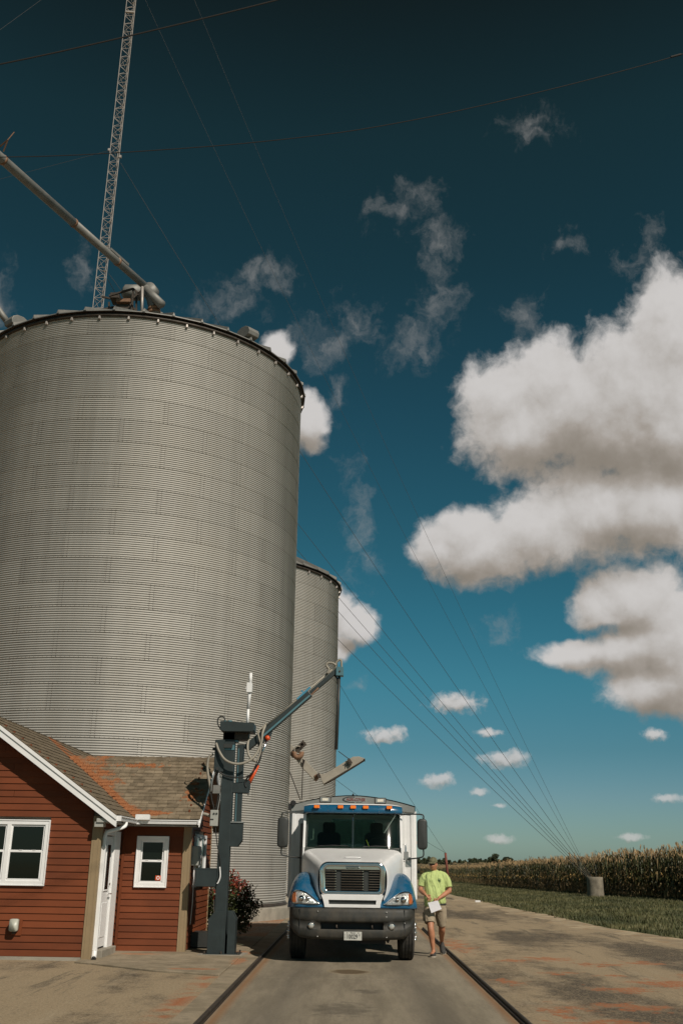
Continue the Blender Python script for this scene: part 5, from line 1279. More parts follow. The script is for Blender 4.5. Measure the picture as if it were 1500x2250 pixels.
limb(body, [neck0-Vector((0, 0, .05)), J(600, 800, YB_), J(600, 1000, YB_-.02), J(600, 1200, YB_+.02)], [(.15, .10), (.17, .12), (.17, .13), (.16, .12)])
# arms
elL, haL = J(345, 850, YB_-.03), J(440, 935, YB_-.22)
elR, haR = J(868, 860, YB_+.0), J(665, 1000, YB_-.22)
limb(body, [shL, (shL+elL)/2+Vector((-.01, .01, 0)), elL], [.05, .05, .044])
limb(body, [elL, (elL+haL)/2, haL], [.045, .045, .028])
limb(body, [shR, (shR+elR)/2+Vector((.01, .01, 0)), elR], [.052, .052, .045])
limb(body, [elR, elR.lerp(haR, .4), haR], [.046, .046, .029])
def hand(w, tip, side, spread):
    d = (tip-w).normalized(); nrm = Vector((0, -1, 0)); x = d.cross(nrm).normalized(); nn = x.cross(d)
    palm = w+d*.05
    limb(body, [w, palm, w+d*.092], [(.024, .02), (.038, .018), (.036, .014)], 12)
    for k in range(4):
        base = w+d*.085+x*(k-1.5)*.021; ln = (.068, .078, .074, .058)[k]
        l1 = base+d*ln*.5+x*(k-1.5)*spread; l2 = base+d*ln*.9+x*(k-1.5)*spread*1.6+Vector((0, .5*ln*.5, -.1*ln))
        limb(body, [base-d*.02, base, l1, l2], [.010, .010, .009, .0075], 8, 3)
    b0 = w+d*.03+x*side*.03
    limb(body, [b0-x*side*.01, b0+x*side*.022+d*.02, b0+x*side*.03+d*.055], [.013, .0115, .009], 8, 3)
hand(haL, J(505, 1010, YB_-.25), -1, .004)
hand(haR, J(605, 1085, YB_-.25), 1, .003)
# legs
hipL, hipR = J(505, 1180, YB_), J(700, 1180, YB_+.03)
knL, anL = J(528, 1520, YB_-.20), J(572, 1895, YB_-.18)
knR, anR = J(726, 1530, YB_+.10), J(722, 1760, YB_+.52)
limb(body, [hipL, (hipL+knL)/2, knL, knL.lerp(anL, .3), knL.lerp(anL, .65), anL], [.105, .085, .064, .068, .05, .038])
limb(body, [hipR, (hipR+knR)/2, knR, knR.lerp(anR, .3)+Vector((0,.02,0)), knR.lerp(anR, .65), anR], [.105, .085, .064, .066, .05, .038])
footL, footR = J(545, 1990, YB_-.33), J(742, 1945, YB_+.42)
limb(body, [anL, anL+Vector((0, -.02, -.06)), Vector((footL.x, footL.y, .06))], [.038, .042, .035])
limb(body, [anR, anR+Vector((0, -.02, -.05)), footR], [.038, .042, .035])
body.build('body', SK, man, True, mod=remesh(.0065, 3))
# shirt
sh = MB()
top = neck0-Vector((0, 0, .03))
limb(sh, [top+Vector((0, .01, .02)), J(596, 562, YB_+.03), J(598, 610, YB_+.02), J(600, 700, YB_+.0), J(600, 800, YB_-.01), J(600, 900, YB_-.03), J(598, 1010, YB_-.03), J(612, 1100, YB_-.0)],
     [(.075, .07), (.13, .09), (.215, .12), (.225, .13), (.215, .14), (.212, .152), (.218, .16), (.228, .16)], 28)
limb(sh, [J(520, 545, YB_+.03), J(430, 610, YB_+.02), J(385, 690, YB_+.01), J(362, 785, YB_-.0)], [.055, .078, .080, .074], 18)
limb(sh, [J(672, 545, YB_+.03), J(765, 612, YB_+.03), J(815, 700, YB_+.02), J(843, 805, YB_+.0)], [.055, .080, .082, .076], 18)
# folds: ridges running down and across the front
for a_, b2, r_ in ((J(560, 640, YB_-.115), J(575, 1080, YB_-.16), .014), (J(480, 700, YB_-.11), J(520, 1000, YB_-.15), .013), (J(660, 720, YB_-.12), J(640, 1060, YB_-.16), .012), (J(740, 760, YB_-.08), J(690, 1000, YB_-.14), .014), (J(430, 690, YB_-.06), J(450, 1000, YB_-.1), .014), (J(770, 820, YB_-.05), J(760, 1090, YB_-.1), .012), (J(590, 860, YB_-.16), J(720, 1090, YB_-.15), .012)):
    sh.tube([a_, (a_+b2)/2+Vector((.018, -.010, 0)), b2+Vector((0, -.006, 0))], [r_*.7, r_*1.5, r_*1.2], 8)
shirt = sh.build('t_shirt', SH, man, True, mod=remesh(.010, 2))
MB().tube([neck0+Vector((.072*math.cos(a), -.012+.07*math.sin(a), -.012+.016*math.sin(a))) for a in np.linspace(0, 2*math.pi, 20)], .009, 6).build('collar', SH, man, True)
em = at(880+682/8.04, 1850+672/8.04, YB_-.125)
b = MB(); b.grid([[(em.x+r_*1.1*math.cos(a), em.y+.0, em.z+r_*math.sin(a)) for a in np.linspace(0, 2*math.pi, 16, endpoint=False)] for r_ in (.03, .024)], closed=True)
b.box((em.x-.014, em.y-.002, em.z-.016), (em.x+.018, em.y+.003, em.z+.01)).box((em.x-.004, em.y-.003, em.z-.034), (em.x+.03, em.y+.003, em.z-.026))
b.build('chest_print', mat('dark_green_print', (.03, .09, .03), .7), man)
# shorts with cargo pockets
so = MB()
limb(so, [J(605, 1085, YB_), J(605, 1150, YB_), J(605, 1215, YB_)], [(.205, .15), (.215, .155), (.20, .15)], 24)
limb(so, [J(512, 1170, YB_), J(508, 1300, YB_-.09), J(512, 1435, YB_-.15)], [(.12, .13), (.118, .12), (.105, .11)], 20)
limb(so, [J(700, 1180, YB_+.02), J(712, 1320, YB_+.05), J(724, 1478, YB_+.09)], [(.12, .13), (.115, .12), (.092, .11)], 20)
so.build('shorts', KH, man, True, mod=remesh(.011, 3))
a_ = J(402, 1300, YB_-.06); c_ = J(793, 1330, YB_+.06)
MB().rbox((a_.x-.01, a_.y-.07, a_.z-.10), (a_.x+.025, a_.y+.09, a_.z+.07), .01).rbox((c_.x-.028, c_.y-.07, c_.z-.09), (c_.x+.01, c_.y+.09, c_.z+.08), .01).build('cargo_pocket', KH, man, mod=bevel(.008, 2))
MB().tube([Vector((J(605, 1090, YB_).x+.212*math.cos(a), YB_+.157*math.sin(a), J(605, 1098, YB_).z)) for a in np.linspace(0, 2*math.pi, 30)], (.016), 6).build('belt', M['dark'], man, True)
# shoes
SHO = mat('grey_knit_shoe', (.035, .033, .030), .8, var=.3, vscale=20)
SOL = mat('pale_sole', (.34, .30, .24), .8, var=.2)
def shoe(heel, toe, zb, tilt, col_s):
    d = (toe-heel); L_ = d.length; d.normalize()
    x = d.cross(Vector((0, 0, 1))).normalized(); u_ = x.cross(d)
    def P3(a, w, h): return heel+d*a*L_+x*w+u_*h
    mb = MB(); rows = []
    for a, w, h in ((-.04, .025, .07), (.0, .040, .10), (.15, .046, .125), (.32, .048, .115), (.5, .052, .085), (.7, .056, .062), (.88, .050, .05), (1.02, .02, .03)):
        rows.append([P3(a, w*math.cos(t_), .02+h*max(0, math.sin(t_))**.7) for t_ in np.linspace(0, math.pi, 11)])
    mb.grid(rows); o_ = mb.build('shoe', SHO, man, True)
    mb = MB(); lo, hi = [], []
    for a, w in ((-.05, .018), (0, .044), (.2, .049), (.5, .054), (.75, .06), (.92, .052), (1.04, .016)):
        lo.append((a, w)); hi.append((a, -w))
    pts = lo+hi[::-1]; k = len(pts)
    mb.add([P3(a, w, 0) for a, w in pts]+[P3(a, w, .026) for a, w in pts], [tuple(range(k)), tuple(range(2*k-1, k-1, -1))]+[(i, (i+1) % k, (i+1) % k+k, i+k) for i in range(k)])
    mb.build('sole', SOL, o_)
fl = at(951, 2101, 21.12); hl_ = Vector((anL.x+.02, anL.y+.07, .0))
shoe(Vector((hl_.x, hl_.y, .0)), Vector((fl.x-.02, fl.y-.06, .01)), 0, 0, SOL)
tr_ = J(752, 1975, YB_+.36)
shoe(Vector((anR.x, anR.y+.06, anR.z-.10)), Vector((tr_.x, tr_.y-.02, max(.005, tr_.z-.03))), 0, 0, SOL)
# cap and sunglasses
CP = mat('olive_camouflage_cap', (.10, .10, .045), .85, var=.4, vscale=28, col2=(.17, .16, .09))
rows = []
for i in range(9):
    t_ = R(92)*i/8; rr_ = math.sin(t_); rows.append([hc+(hr @ Vector((.089*max(rr_, .02)*math.cos(a), .004+.108*max(rr_, .02)*math.sin(a), .046+.098*math.cos(t_)))) for a in np.linspace(0, 2*math.pi, 24, endpoint=False)])
cap_o = MB().grid(rows, closed=True).build('cap', CP, man, True)
rows = []
for k in range(5):
    f = k/4; rows.append([hc+(hr @ Vector((.080*math.sin(a)*(1+.05*f), -(.098+f*.075)*math.cos(a)*(1 if True else 0)-.004, .056-.016*f-.010*abs(math.sin(a)) ))) for a in np.linspace(-1.15, 1.15, 13)])
mb = MB().grid(rows); mb.v = mb.v+[(x, y, z-.006) for x, y, z in mb.v]; nf = len(mb.f); mb.f += [tuple(i+65 for i in f) for f in mb.f]; mb.mi += [0]*nf
mb.build('cap_brim', CP, cap_o, True, recalc=False)
b = MB()
for s_ in (-1, 1):
    rows = []
    for v_ in (-1, 0, 1): rows.append([hc+(hr @ Vector((s_*(.008+.058*u), -.104+.036*u*u, .016+.018*v_*(1-.25*u)))) for u in np.linspace(0, 1, 6)])
    b.grid(rows); b.tube([hc+(hr @ Vector((s_*.066, -.068, .02))), hc+(hr @ Vector((s_*.082, .0, .015)))], .004, 5)
b.build('sunglasses', mat('black_lens', (.008, .008, .008), .1), man)
# paper in his hand
q = [J(478, 1075, YB_-.27), J(655, 1035, YB_-.28), J(722, 1185, YB_-.30), J(540, 1258, YB_-.30)]
o = MB().add([v for v in q]+[v+Vector((0, .006, 0)) for v in q], [(0,1,2,3),(7,6,5,4),(0,4,5,1),(1,5,6,2),(2,6,7,3),(3,7,4,0)]).build('paper', mat('white_paper', (.70, .69, .72), .7, var=.03))
tag(o, 'white sheet of paper held at waist height in the walking man\'s hand', 'paper')

# ------------------------------------------------------------------ shrub between the building and the big bin
sb = thing('shrub', 'green shrub with dark red upper leaves behind the grain probe post', 'shrub', (-2.75, 25.0, 0))
LG = mat('dark_green_leaf', (.035, .055, .016), .5, var=.4, vscale=6, col2=(.07, .085, .025))
LR = mat('dark_red_leaf', (.17, .022, .014), .5, var=.4, vscale=8, col2=(.28, .05, .025))
k = 6500; dirs = rng.normal(size=(k, 3)); dirs /= np.linalg.norm(dirs, axis=1)[:, None]
rad = rng.random(k)**.28
lump = 1+.16*np.sin(dirs[:, 0]*7+1)*np.cos(dirs[:, 2]*6)+.12*np.sin(dirs[:, 1]*11)
Pc = dirs*rad[:, None]*lump[:, None]*np.array([.66, .66, .66])+np.array([-2.86, 25.0, .70]); Pc[:, 2] = np.abs(Pc[:, 2])+.02
sz = .036*rng.uniform(.6, 1.4, k)
def leaves_np(Pc, sz, name, mi, mats, parent, asp=.5, droop=0):
    k = len(Pc); a = rng.normal(size=(k, 3)); a /= np.linalg.norm(a, axis=1)[:, None]; c = rng.normal(size=(k, 3)); b = np.cross(a, c); b /= np.linalg.norm(b, axis=1)[:, None]
    V = np.stack([Pc-a*sz[:, None], Pc+b*(sz*asp)[:, None], Pc+a*sz[:, None], Pc-b*(sz*asp)[:, None]], 1).reshape(-1, 3)
    o = mesh_np(name, V, np.arange(4*k).reshape(-1, 4), mi, mats)
    if parent is not None: setp(o, parent)
    return o
red = (rng.random(k) < np.clip((Pc[:, 2]-.85)*2.2+.1, 0.03, .8)*np.clip((rad-.6)*3, 0, 1)).astype(int)
leaves_np(Pc, sz, 'leaf', red, [LG, LR], sb)['kind'] = 'stuff'
mb = MB()
for i in range(14):
    a = random.uniform(0, 6.28); e_ = Vector((-2.78+.6*math.cos(a), 25.0+.6*math.sin(a), random.uniform(.7, 1.3)))
    mb.tube([(-2.78+random.uniform(-.1, .1), 25.0, 0), (Vector((-2.78, 25.0, 0))+e_)/2+Vector((0, 0, .1)), e_], [.018, .012, .005], 5)
mb.build('stem', mat('brown_bark', (.06, .04, .025), .9), sb)

# ------------------------------------------------------------------ lattice tower and its guys
TXY = Vector((-13.62, 46.0, 0)); TH = 62
tw = thing('lattice_tower', 'slender guyed lattice radio tower rising out of frame behind the large bin', 'tower', TXY)
tri = [Vector((.32*math.cos(a), .32*math.sin(a), 0)) for a in (R(205), R(325), R(85))]
mb = MB()
for v in tri: MB().tube([TXY+v, TXY+v+Vector((0, 0, TH))], .022, 6).build('leg', M['tower'], tw)
mb = MB(); z = 0; i = 0; st = .62
while z < TH-st:
    for k in range(3):
        a, b2 = TXY+tri[k], TXY+tri[(k+1) % 3]
        up0, up1 = Vector((0, 0, z)), Vector((0, 0, z+st))
        if z > 14 or i % 2 == 0:
            mb.bar(a+up0, b2+up0, .022)
            if i % 2: mb.bar(a+up0, b2+up1, .016)
            else: mb.bar(b2+up0, a+up1, .016)
    z += st; i += 1
mb.build('bracing', M['tower'], tw)['kind'] = 'stuff'
mb = MB()
for k in range(0, 26):
    zz_ = 19+k*1.55; mb.bar(TXY+tri[1]*.05+Vector((0, 0, zz_+.1)), TXY+tri[1]+Vector((0, 0, zz_)), .05, .05)
for zz_ in (49.2, 50.6): mb.bar(TXY+tri[0]+Vector((0, 0, zz_+.1)), TXY+tri[1]+Vector((0, 0, zz_)), .1, .1)
mb.build('step_plate', M['tower'], tw)['kind'] = 'stuff'
mb = MB()
for zz_ in (39.3, 24.5, 52): mb.cbox(TXY+tri[0]+Vector((-.06, 0, zz_)), (.12, .1, .14)).cbox(TXY+tri[1]+Vector((.06, 0, zz_-.5)), (.14, .1, .16))
mb.build('guy_bracket', M['tower'], tw)
DR = Vector((14.86, 64.9, 0))
drum = MB(); rows = []
for z, r_ in ((-.05, .50), (.3, .49), (.9, .485), (1.09, .485), (1.11, .47), (1.11, .01)):
    rows.append([(DR.x+r_*math.cos(2*math.pi*j/28), DR.y+r_*math.sin(2*math.pi*j/28), z) for j in range(28)])
o = drum.grid(rows, closed=True).build('guy_anchor', mat('stained_concrete', (.19, .165, .125), .9, var=.3, vscale=3, bump=.3), None, True); tag(o, 'round concrete guy anchor standing in the grass before the corn', 'concrete anchor')
AN = Vector((14.45, 64.8, 1.05))
mb = MB()
for k in range(5): mb.tube([AN+Vector((.06*k, 0, 0)), AN+Vector((-1.3+.1*k, -.8, 1.0+.16*k))], .009, 5)
mb.build('turnbuckle', M['steel'], o)
labels = ['lowest', 'second lowest', 'third lowest', 'fourth lowest', 'fifth lowest', 'sixth lowest', 'highest']
for i, (h, sg_) in enumerate(((24.5, .55), (27.6, .7), (28.6, .5), (31.4, .8), (38.6, 1.0), (51.5, 1.6), (59.5, 1.8))):
    w_ = MB().tube(sag(AN+Vector((.08*i-.9, -.55, .75+.05*i)), TXY+Vector((.3, .1, h)), sg_, 30), .012 if i < 5 else .008, 5).build('guy_wire', M['wire'])
    tag(w_, labels[i]+' of the steel guy wires running from the tower to the round concrete anchor', 'guy wire', 'guy wires to the concrete anchor')
for i, (e_, h, lb) in enumerate(((Vector((-60, 16, 0)), 39.3, 'faint steel guy wire falling leftwards from the small bracket on the tower'), (Vector((-56, 18, 0)), 56, 'faint steel guy wire crossing the top left corner of the sky'),
                             (Vector((-19, 12, 0)), 60, 'faint steep steel guy wire left of the tower, nearest to it'), (Vector((-20.5, 12, 0)), 56, 'faint steep steel guy wire left of the tower, farther from it'))):
    tag(MB().tube(sag(e_, TXY+Vector((-.3, -.1, h)), 1.0, 24), .009, 5).build('guy_wire', M['wire']), lb, 'guy wire')
# stub pole far down the road with its two wires
PT = at(978, 1874, 110)
pole = MB().tube([(PT.x+.25, 110, -.1), (PT.x+.12, 110, 1.4), (PT.x, 110, PT.z)], [.14, .13, .12], 10).build('stub_pole', mat('red_brown_timber', (.16, .045, .03), .8, var=.3), None, True)
tag(pole, 'short leaning red-brown pole beyond the walking man', 'pole')
for h, lb in ((31, 'upper thin wire rising left from the short red-brown pole'), (15, 'lower thin wire leaving the short red-brown pole to the left')):
    e_ = TXY+Vector((.3, 0, h)); tag(MB().tube(sag((PT.x, 110, PT.z), e_, .9, 30), .014, 5).build('guy_wire', M['wire']), lb, 'guy wire')
# overhead cables close above
def cable(pts, Y, r_, lb):
    q = [at(x, y, Y) for x, y in pts]
    o = MB().tube(curve(q, 5), r_, 6).build('overhead_cable', M['wired']); tag(o, lb, 'cable'); return o
cable([(-900, 290), (-400, 215), (0, 141), (300, 75), (600, 2), (900, -80), (1300, -200)], 9, .0085, 'dark overhead cable crossing the upper left sky and the tower')
o = cable([(-500, 330), (0, 345), (400, 326), (700, 297), (900, 265), (1100, 222), (1300, 173), (1500, 118), (1800, 25)], 9, .0048, 'thin dark overhead cable with a splice at the right edge of the sky')
sp_ = at(1482, 123, 9); MB().tube([sp_-Vector((.05, 0, .015)), sp_+Vector((.07, 0, .025))], .012, 8).build('cable_splice', M['wired'], o)

# ------------------------------------------------------------------ machinery on the bin roof
PK = Vector((BX, BY, zt1))
sp = thing('conveyor_pipe', 'long sloping steel grain pipe descending from the upper left to the bin roof', 'grain pipe', at(330, 640, 35.6))
e0, e1 = at(-160, 195, 25.5), at(0, 345, 27.2)
e2 = at(318, 628, 35.3)
dd = (e2-e1)
e0 = e1-dd*.6
MB().tube([e0, e1, e1.lerp(e2, .46)], .165, 20).build('pipe', M['gmetal'], sp, True)
MB().tube([e1.lerp(e2, .46), e2], .155, 20).build('pipe', M['gmetal'], sp, True)
for f in (.02, .46, .78): MB().tube([e1.lerp(e2, f)-dd.normalized()*.05, e1.lerp(e2, f)+dd.normalized()*.03], .178, 20).build('pipe_collar', M['rustm'], sp, True)
MB().bar(e1.lerp(e2, .72)+Vector((0, -.1, .2)), e1.lerp(e2, .86)+Vector((0, -.1, .2)), .14, .10).build('pipe_hatch', M['gmetal'], sp)
b1, b2 = at(0, 322, 27.2), at(18, 307, 27.0)
MB().tube([b1-(b2-b1)*1.5, b2], .03, 6).tube([b2, at(8, 333, 27.2)], .025, 6).tube([b2, at(32, 290, 27.0)], .018, 6).build('stay_bracket', M['rustm'], sp)
dv = thing('distributor', 'grain distributor with forked spouts, motor and platform at the peak of the large bin', 'grain distributor', PK)
f0 = at(318, 632, 35.3)
MB().tube([f0, at(333, 655, 35.3), at(338, 676, 35.3), at(340, 690, 35.3)], [.19, .22, .22, .21], 18).build('spout', M['gmetal'], dv, True)
MB().tube([f0, at(355, 669, 34.9)], [.16, .18], 18).build('spout', M['gmetal'], dv, True)
MB().tube([at(338, 677, 35.3), at(339, 682, 35.3)], .25, 18).tube([at(339, 684, 35.3), at(340, 689, 35.3)], .25, 18).build('spout_collar', M['rustm'], dv, True)
dc = at(327, 640, 36.3); MB().tube([dc-Vector((.0, .18, 0)), dc+Vector((.1, .2, 0))], .33, 28).build('gear_guard', M['gmetal'], dv, True)
dc = at(292, 643, 36.6); MB().tube([dc-Vector((.42, 0, -.02)), dc-Vector((.30, 0, 0)), dc+Vector((.42, 0, 0))], [.2, .34, .34], 20).build('motor_hood', M['gmetal'], dv, True)
def bx(px0, py0, px1, py1, y, d, nm, mt, bv=.02):
    a, c = at(px0, py1, y), at(px1, py0, y); return MB().box((a.x, y, a.z), (c.x, y+d, c.z)).build(nm, mt, dv, mod=bevel(bv, 1))
bx(241, 642, 262, 654, 35.6, .6, 'motor', M['darksteel'])
a = at(253, 664, 35.1); MB().prism([(a.x, a.z+.02), (a.x+.62, a.z+.02), (a.x+.62, a.z-.36), (a.x+.45, a.z-.5), (a.x+.18, a.z-.5), (a.x+.08, a.z-.2)], 'y', 35.1, 35.7).build('inlet_hopper', M['darksteel'], dv)
bx(255, 655, 287, 663, 34.95, .8, 'hopper_lid', M['rustm'])
mb = MB()
for (x0, y0_), (x1, y1_), yy_ in (((240, 650), (293, 634), 35.0), ((293, 634), (308, 648), 35.0), ((308, 648), (313, 690), 35.0), ((293, 634), (290, 690), 35.0), ((240, 664), (240, 690), 35.4), ((262, 672), (236, 690), 35.2), ((287, 668), (304, 690), 35.0), ((293, 655), (310, 640), 35.0), ((300, 640), (300, 690), 35.6), ((225, 652), (262, 660), 36.4), ((225, 680), (262, 672), 36.4)):
    mb.bar(at(x0, y0_, yy_), at(x1, y1_, yy_), .07)
mb.build('support_frame', M['darksteel'], dv)['kind'] = 'stuff'
MB().tube([at(313, 630, 34.9), at(312, 692, 34.9)], .055, 8).build('stay_post', M['tower'], dv, True)
for i, (px, py, lb) in enumerate(((545, 734, 'hooded sheet metal roof vent on the right edge of the large bin\'s roof'), (36, 713, 'hooded sheet metal roof vent on the left edge of the large bin\'s roof'))):
    b = Vector((-3.90, 31.75, 0)) if i == 0 else Vector((-12.1, 31.1, 0)); d = (Vector((BX, BY, 0))-b).normalized(); zz_ = 19.42
    v = thing('roof_vent', lb, 'vent', b+Vector((0, 0, zz_)), 'roof vents on the large bin')
    sd_ = d.cross(Vector((0, 0, 1))); prof_ = [(-.30, .08), (-.34, .22), (-.28, .36), (-.12, .46), (.12, .48), (.32, .40), (.42, .22), (.42, .0), (.0, .02)]
    vs = []
    for s_ in (-.24, .24): vs += [b+Vector((0, 0, zz_))-d*(-x) * 1+sd_*s_+Vector((0, 0, z)) for x, z in prof_]
    k = len(prof_)
    MB().add(vs, [tuple(range(k)), tuple(range(2*k-1, k-1, -1))]+[(j, (j+1) % k, (j+1) % k+k, j+k) for j in range(k)]).build('hood', M['gmetal'], v, mod=bevel(.02, 2))
    MB().bar(b+Vector((0, 0, zz_-.1))+d*.15, b+Vector((0, 0, zz_+.1))+d*.15, .4).build('throat', M['darksteel'], v)
tag(MB().tube([at(-30, 640, 33), at(4, 690, 33), at(20, 712, 33.2)], .12, 12).build('spout_pipe', M['gmetal'], None, True), 'short steel spout pipe entering at the left edge above the roof vent', 'grain pipe')
# base door and pipes at the right foot of the big bin
bd = thing('unload_chute', 'pale folded grain unloading chute hanging beside the second bin, stencilled 74', 'chute', at(700, 1700, 37))
def q7(x, y): return (620+x/7.143, 1620+y/7.143)
PC = mat('pale_chute_paint', (.30, .27, .22), .6, var=.1)
def plate(pts, y, d, nm, par=bd, mt=PC):
    ps = [at(*q7(*c), y) for c in pts]; return MB().prism([(v.x, v.z) for v in ps], 'y', y, y+d).build(nm, mt, par, mod=bevel(.01, 1))
plate([(60, 60), (110, 90), (205, 175), (130, 275), (60, 215)], 37, .35, 'upper_chute')
plate([(190, 310), (300, 290), (560, 570), (505, 680), (300, 465)], 37, .35, 'middle_chute')
plate([(500, 600), (575, 560), (600, 590), (520, 690)], 36.96, .42, 'hinge_box', mt=M['rustm'])
lw = plate([(575, 590), (700, 560), (1040, 345), (1110, 305), (1200, 300), (1295, 332), (1290, 352), (820, 630), (650, 735), (625, 700)], 37, .35, 'lower_chute')
plate([(1290, 345), (820, 632), (650, 728), (652, 742), (830, 648), (1290, 362)], 36.97, .42, 'chute_edge', lw, M['darksteel'])
plate([(1275, 335), (1300, 335), (1300, 370), (1280, 350)], 36.95, .45, 'chute_lip', lw, M['darksteel'])
mb = MB()
for a, c in (((120, 275), (340, 65)), ((150, 310), (370, 95)), ((190, 200), (215, 240)), ((250, 145), (300, 180)), ((300, 105), (330, 130)), ((1035, 340), (1085, 415)), ((560, 570), (590, 640))):
    mb.bar(at(*q7(*a), 36.9), at(*q7(*c), 36.9), .10, .1)
mb.build('hoist_frame', M['darksteel'], bd)
pts = [at(*q7(245+55*math.cos(a), 250+60*math.sin(a)), 36.85) for a in np.linspace(R(-20), R(200), 12)]
MB().tube(pts, .10, 8).build('drive_wheel', M['rustm'], bd, True)
pts = [at(*q7(250+60*math.cos(a), 200+60*math.sin(a)), 36.8) for a in np.linspace(R(60), R(300), 12)]
MB().tube(pts, .025, 6).build('hose', M['hose'], bd, True)
MB().tube([at(*q7(325, 340), 36.9), at(*q7(305, 985), 36.9)], .018, 5).tube([at(*q7(345, 355), 36.9), at(*q7(318, 460), 36.9)], .03, 5).tube([at(*q7(100, 500), 36.9), at(*q7(285, 990), 36.9)], .018, 5).tube([at(*q7(880, 220), 36.9), at(*q7(1050, 345), 36.9)], .014, 5).build('hoist_cable', M['wired'], bd)['kind'] = 'stuff'
vv = at(*q7(1005, 450), 36.985)
text_mesh('74', .22, MT, Matrix.Translation(vv) @ FACE @ Matrix.Rotation(R(30), 4, 'Z'), lw)

# ------------------------------------------------------------------ corn
def corn_plant(r_):
    V, F, Mi = [], [], []
    H_ = r_.uniform(2.45, 2.85)
    def quad(a, b, c, d, m_): k = len(V); V.extend([a, b, c, d]); F.append((k, k+1, k+2, k+3)); Mi.append(m_)
    for k in range(3):
        a0, a1 = 2.09*k, 2.09*(k+1); r0, r1 = .018, .008
        quad((r0*math.cos(a0), r0*math.sin(a0), 0), (r0*math.cos(a1), r0*math.sin(a1), 0), (r1*math.cos(a1), r1*math.sin(a1), H_*.9), (r1*math.cos(a0), r1*math.sin(a0), H_*.9), 1)
    pl = r_.uniform(0, math.pi)
    n_ = 11
    for i in range(n_):
        z = .25+i*(H_-.65)/n_; a = pl+(math.pi if i % 2 else 0)+r_.uniform(-.5, .5); L_ = r_.uniform(.40, .75)*(1.0 if i < 8 else .75); w = .045
        dx, dy = math.cos(a), math.sin(a); px_, py_ = -dy, dx
        m_ = 1 if (i < 3 and r_.random() < .8) else (0 if r_.random() < .82 else 1)
        rise = r_.uniform(.15, .45)
        p_ = [(0, 0), (.3*L_, rise*.8), (.62*L_, rise), (L_, rise-r_.uniform(.15, .6))]; ws_ = [w*.5, w, w*.85, .004]
        for k in range(3):
            (u0, h0), (u1, h1) = p_[k], p_[k+1]; w0, w1 = ws_[k], ws_[k+1]
            quad((dx*u0-px_*w0, dy*u0-py_*w0, z+h0), (dx*u0+px_*w0, dy*u0+py_*w0, z+h0), (dx*u1+px_*w1, dy*u1+py_*w1, z+h1), (dx*u1-px_*w1, dy*u1-py_*w1, z+h1), m_)
    # tassel
    for k in range(6):
        a = r_.uniform(0, 6.28); s_ = r_.uniform(.04, .16); zt_ = H_*.9
        quad((-.008, 0, zt_-.05), (.008, 0, zt_-.05), (math.cos(a)*s_+.01, math.sin(a)*s_, zt_+r_.uniform(.16, .34)), (math.cos(a)*s_-.012, math.sin(a)*s_, zt_+r_.uniform(.16, .34)), 2)
    # ear with dry husk
    z = r_.uniform(.95, 1.2); a = pl+1.2
    for k in range(4):
        a0, a1 = 1.57*k, 1.57*(k+1); cx_, cy_ = .06*math.cos(a), .06*math.sin(a)
        quad((cx_*.5+.02*math.cos(a0), cy_*.5+.02*math.sin(a0), z), (cx_*.5+.02*math.cos(a1), cy_*.5+.02*math.sin(a1), z), (cx_*1.5+.034*math.cos(a1), cy_*1.5+.034*math.sin(a1), z+.12), (cx_*1.5+.034*math.cos(a0), cy_*1.5+.034*math.sin(a0), z+.12), 3)
        quad((cx_*1.5+.034*math.cos(a0), cy_*1.5+.034*math.sin(a0), z+.12), (cx_*1.5+.034*math.cos(a1), cy_*1.5+.034*math.sin(a1), z+.12), (cx_*2.4, cy_*2.4, z+.27), (cx_*2.4+.004, cy_*2.4, z+.27), 3)
    return np.array(V), np.array(F), np.array(Mi)
rr = random.Random(3); protos = [corn_plant(rr) for _ in range(9)]
Vs, Fs, Ms = [], [], []; off = 0
def put_corn(x, y, s=1.0, z0=-.02):
    global off
    V, F, Mi = protos[rng.integers(9)]; a = rng.uniform(0, 6.28); c, s_ = math.cos(a), math.sin(a)
    W_ = V.copy(); W_[:, 0] = (V[:, 0]*c-V[:, 1]*s_)*s+x; W_[:, 1] = (V[:, 0]*s_+V[:, 1]*c)*s+y; W_[:, 2] = V[:, 2]*s+z0
    Vs.append(W_); Fs.append(F+off); Ms.append(Mi); off += len(V)
yv = 36.0
while yv < 165:
    x0 = cedge(yv); far = yv > 95
    for rw in range(26 if not far else 18):
        x = x0+rw*.76+rng.normal(0, .05)
        if x > x0+60: break
        keep = 1 if rw < 6 else .5
        if rng.random() < keep:
            hs = (1.0-.12*math.exp(-rw*2))*rng.uniform(.94, 1.06)*float(np.interp(yv, [50, 61, 69, 78, 87, 110, 150], [1.2, 1.14, .97, .88, .79, .62, .55]))
            put_corn(x, yv+rng.normal(0, .05), hs)
    yv += .21 if yv < 95 else .34
cn = mesh_np('corn', np.concatenate(Vs), np.concatenate(Fs), np.concatenate(Ms), [mat('corn_leaf_green', (.032, .043, .013), .55, var=.35, vscale=.5, col2=(.065, .07, .02)), mat('corn_leaf_dry', (.19, .135, .06), .7, var=.4, vscale=3), mat('corn_tassel', (.37, .25, .125), .8, var=.25, vscale=1), mat('corn_husk', (.58, .37, .13), .7, var=.35, vscale=2)])
tag(stuff(cn), 'tall ripening corn with tan tassels and golden ears beyond the grass', 'corn')
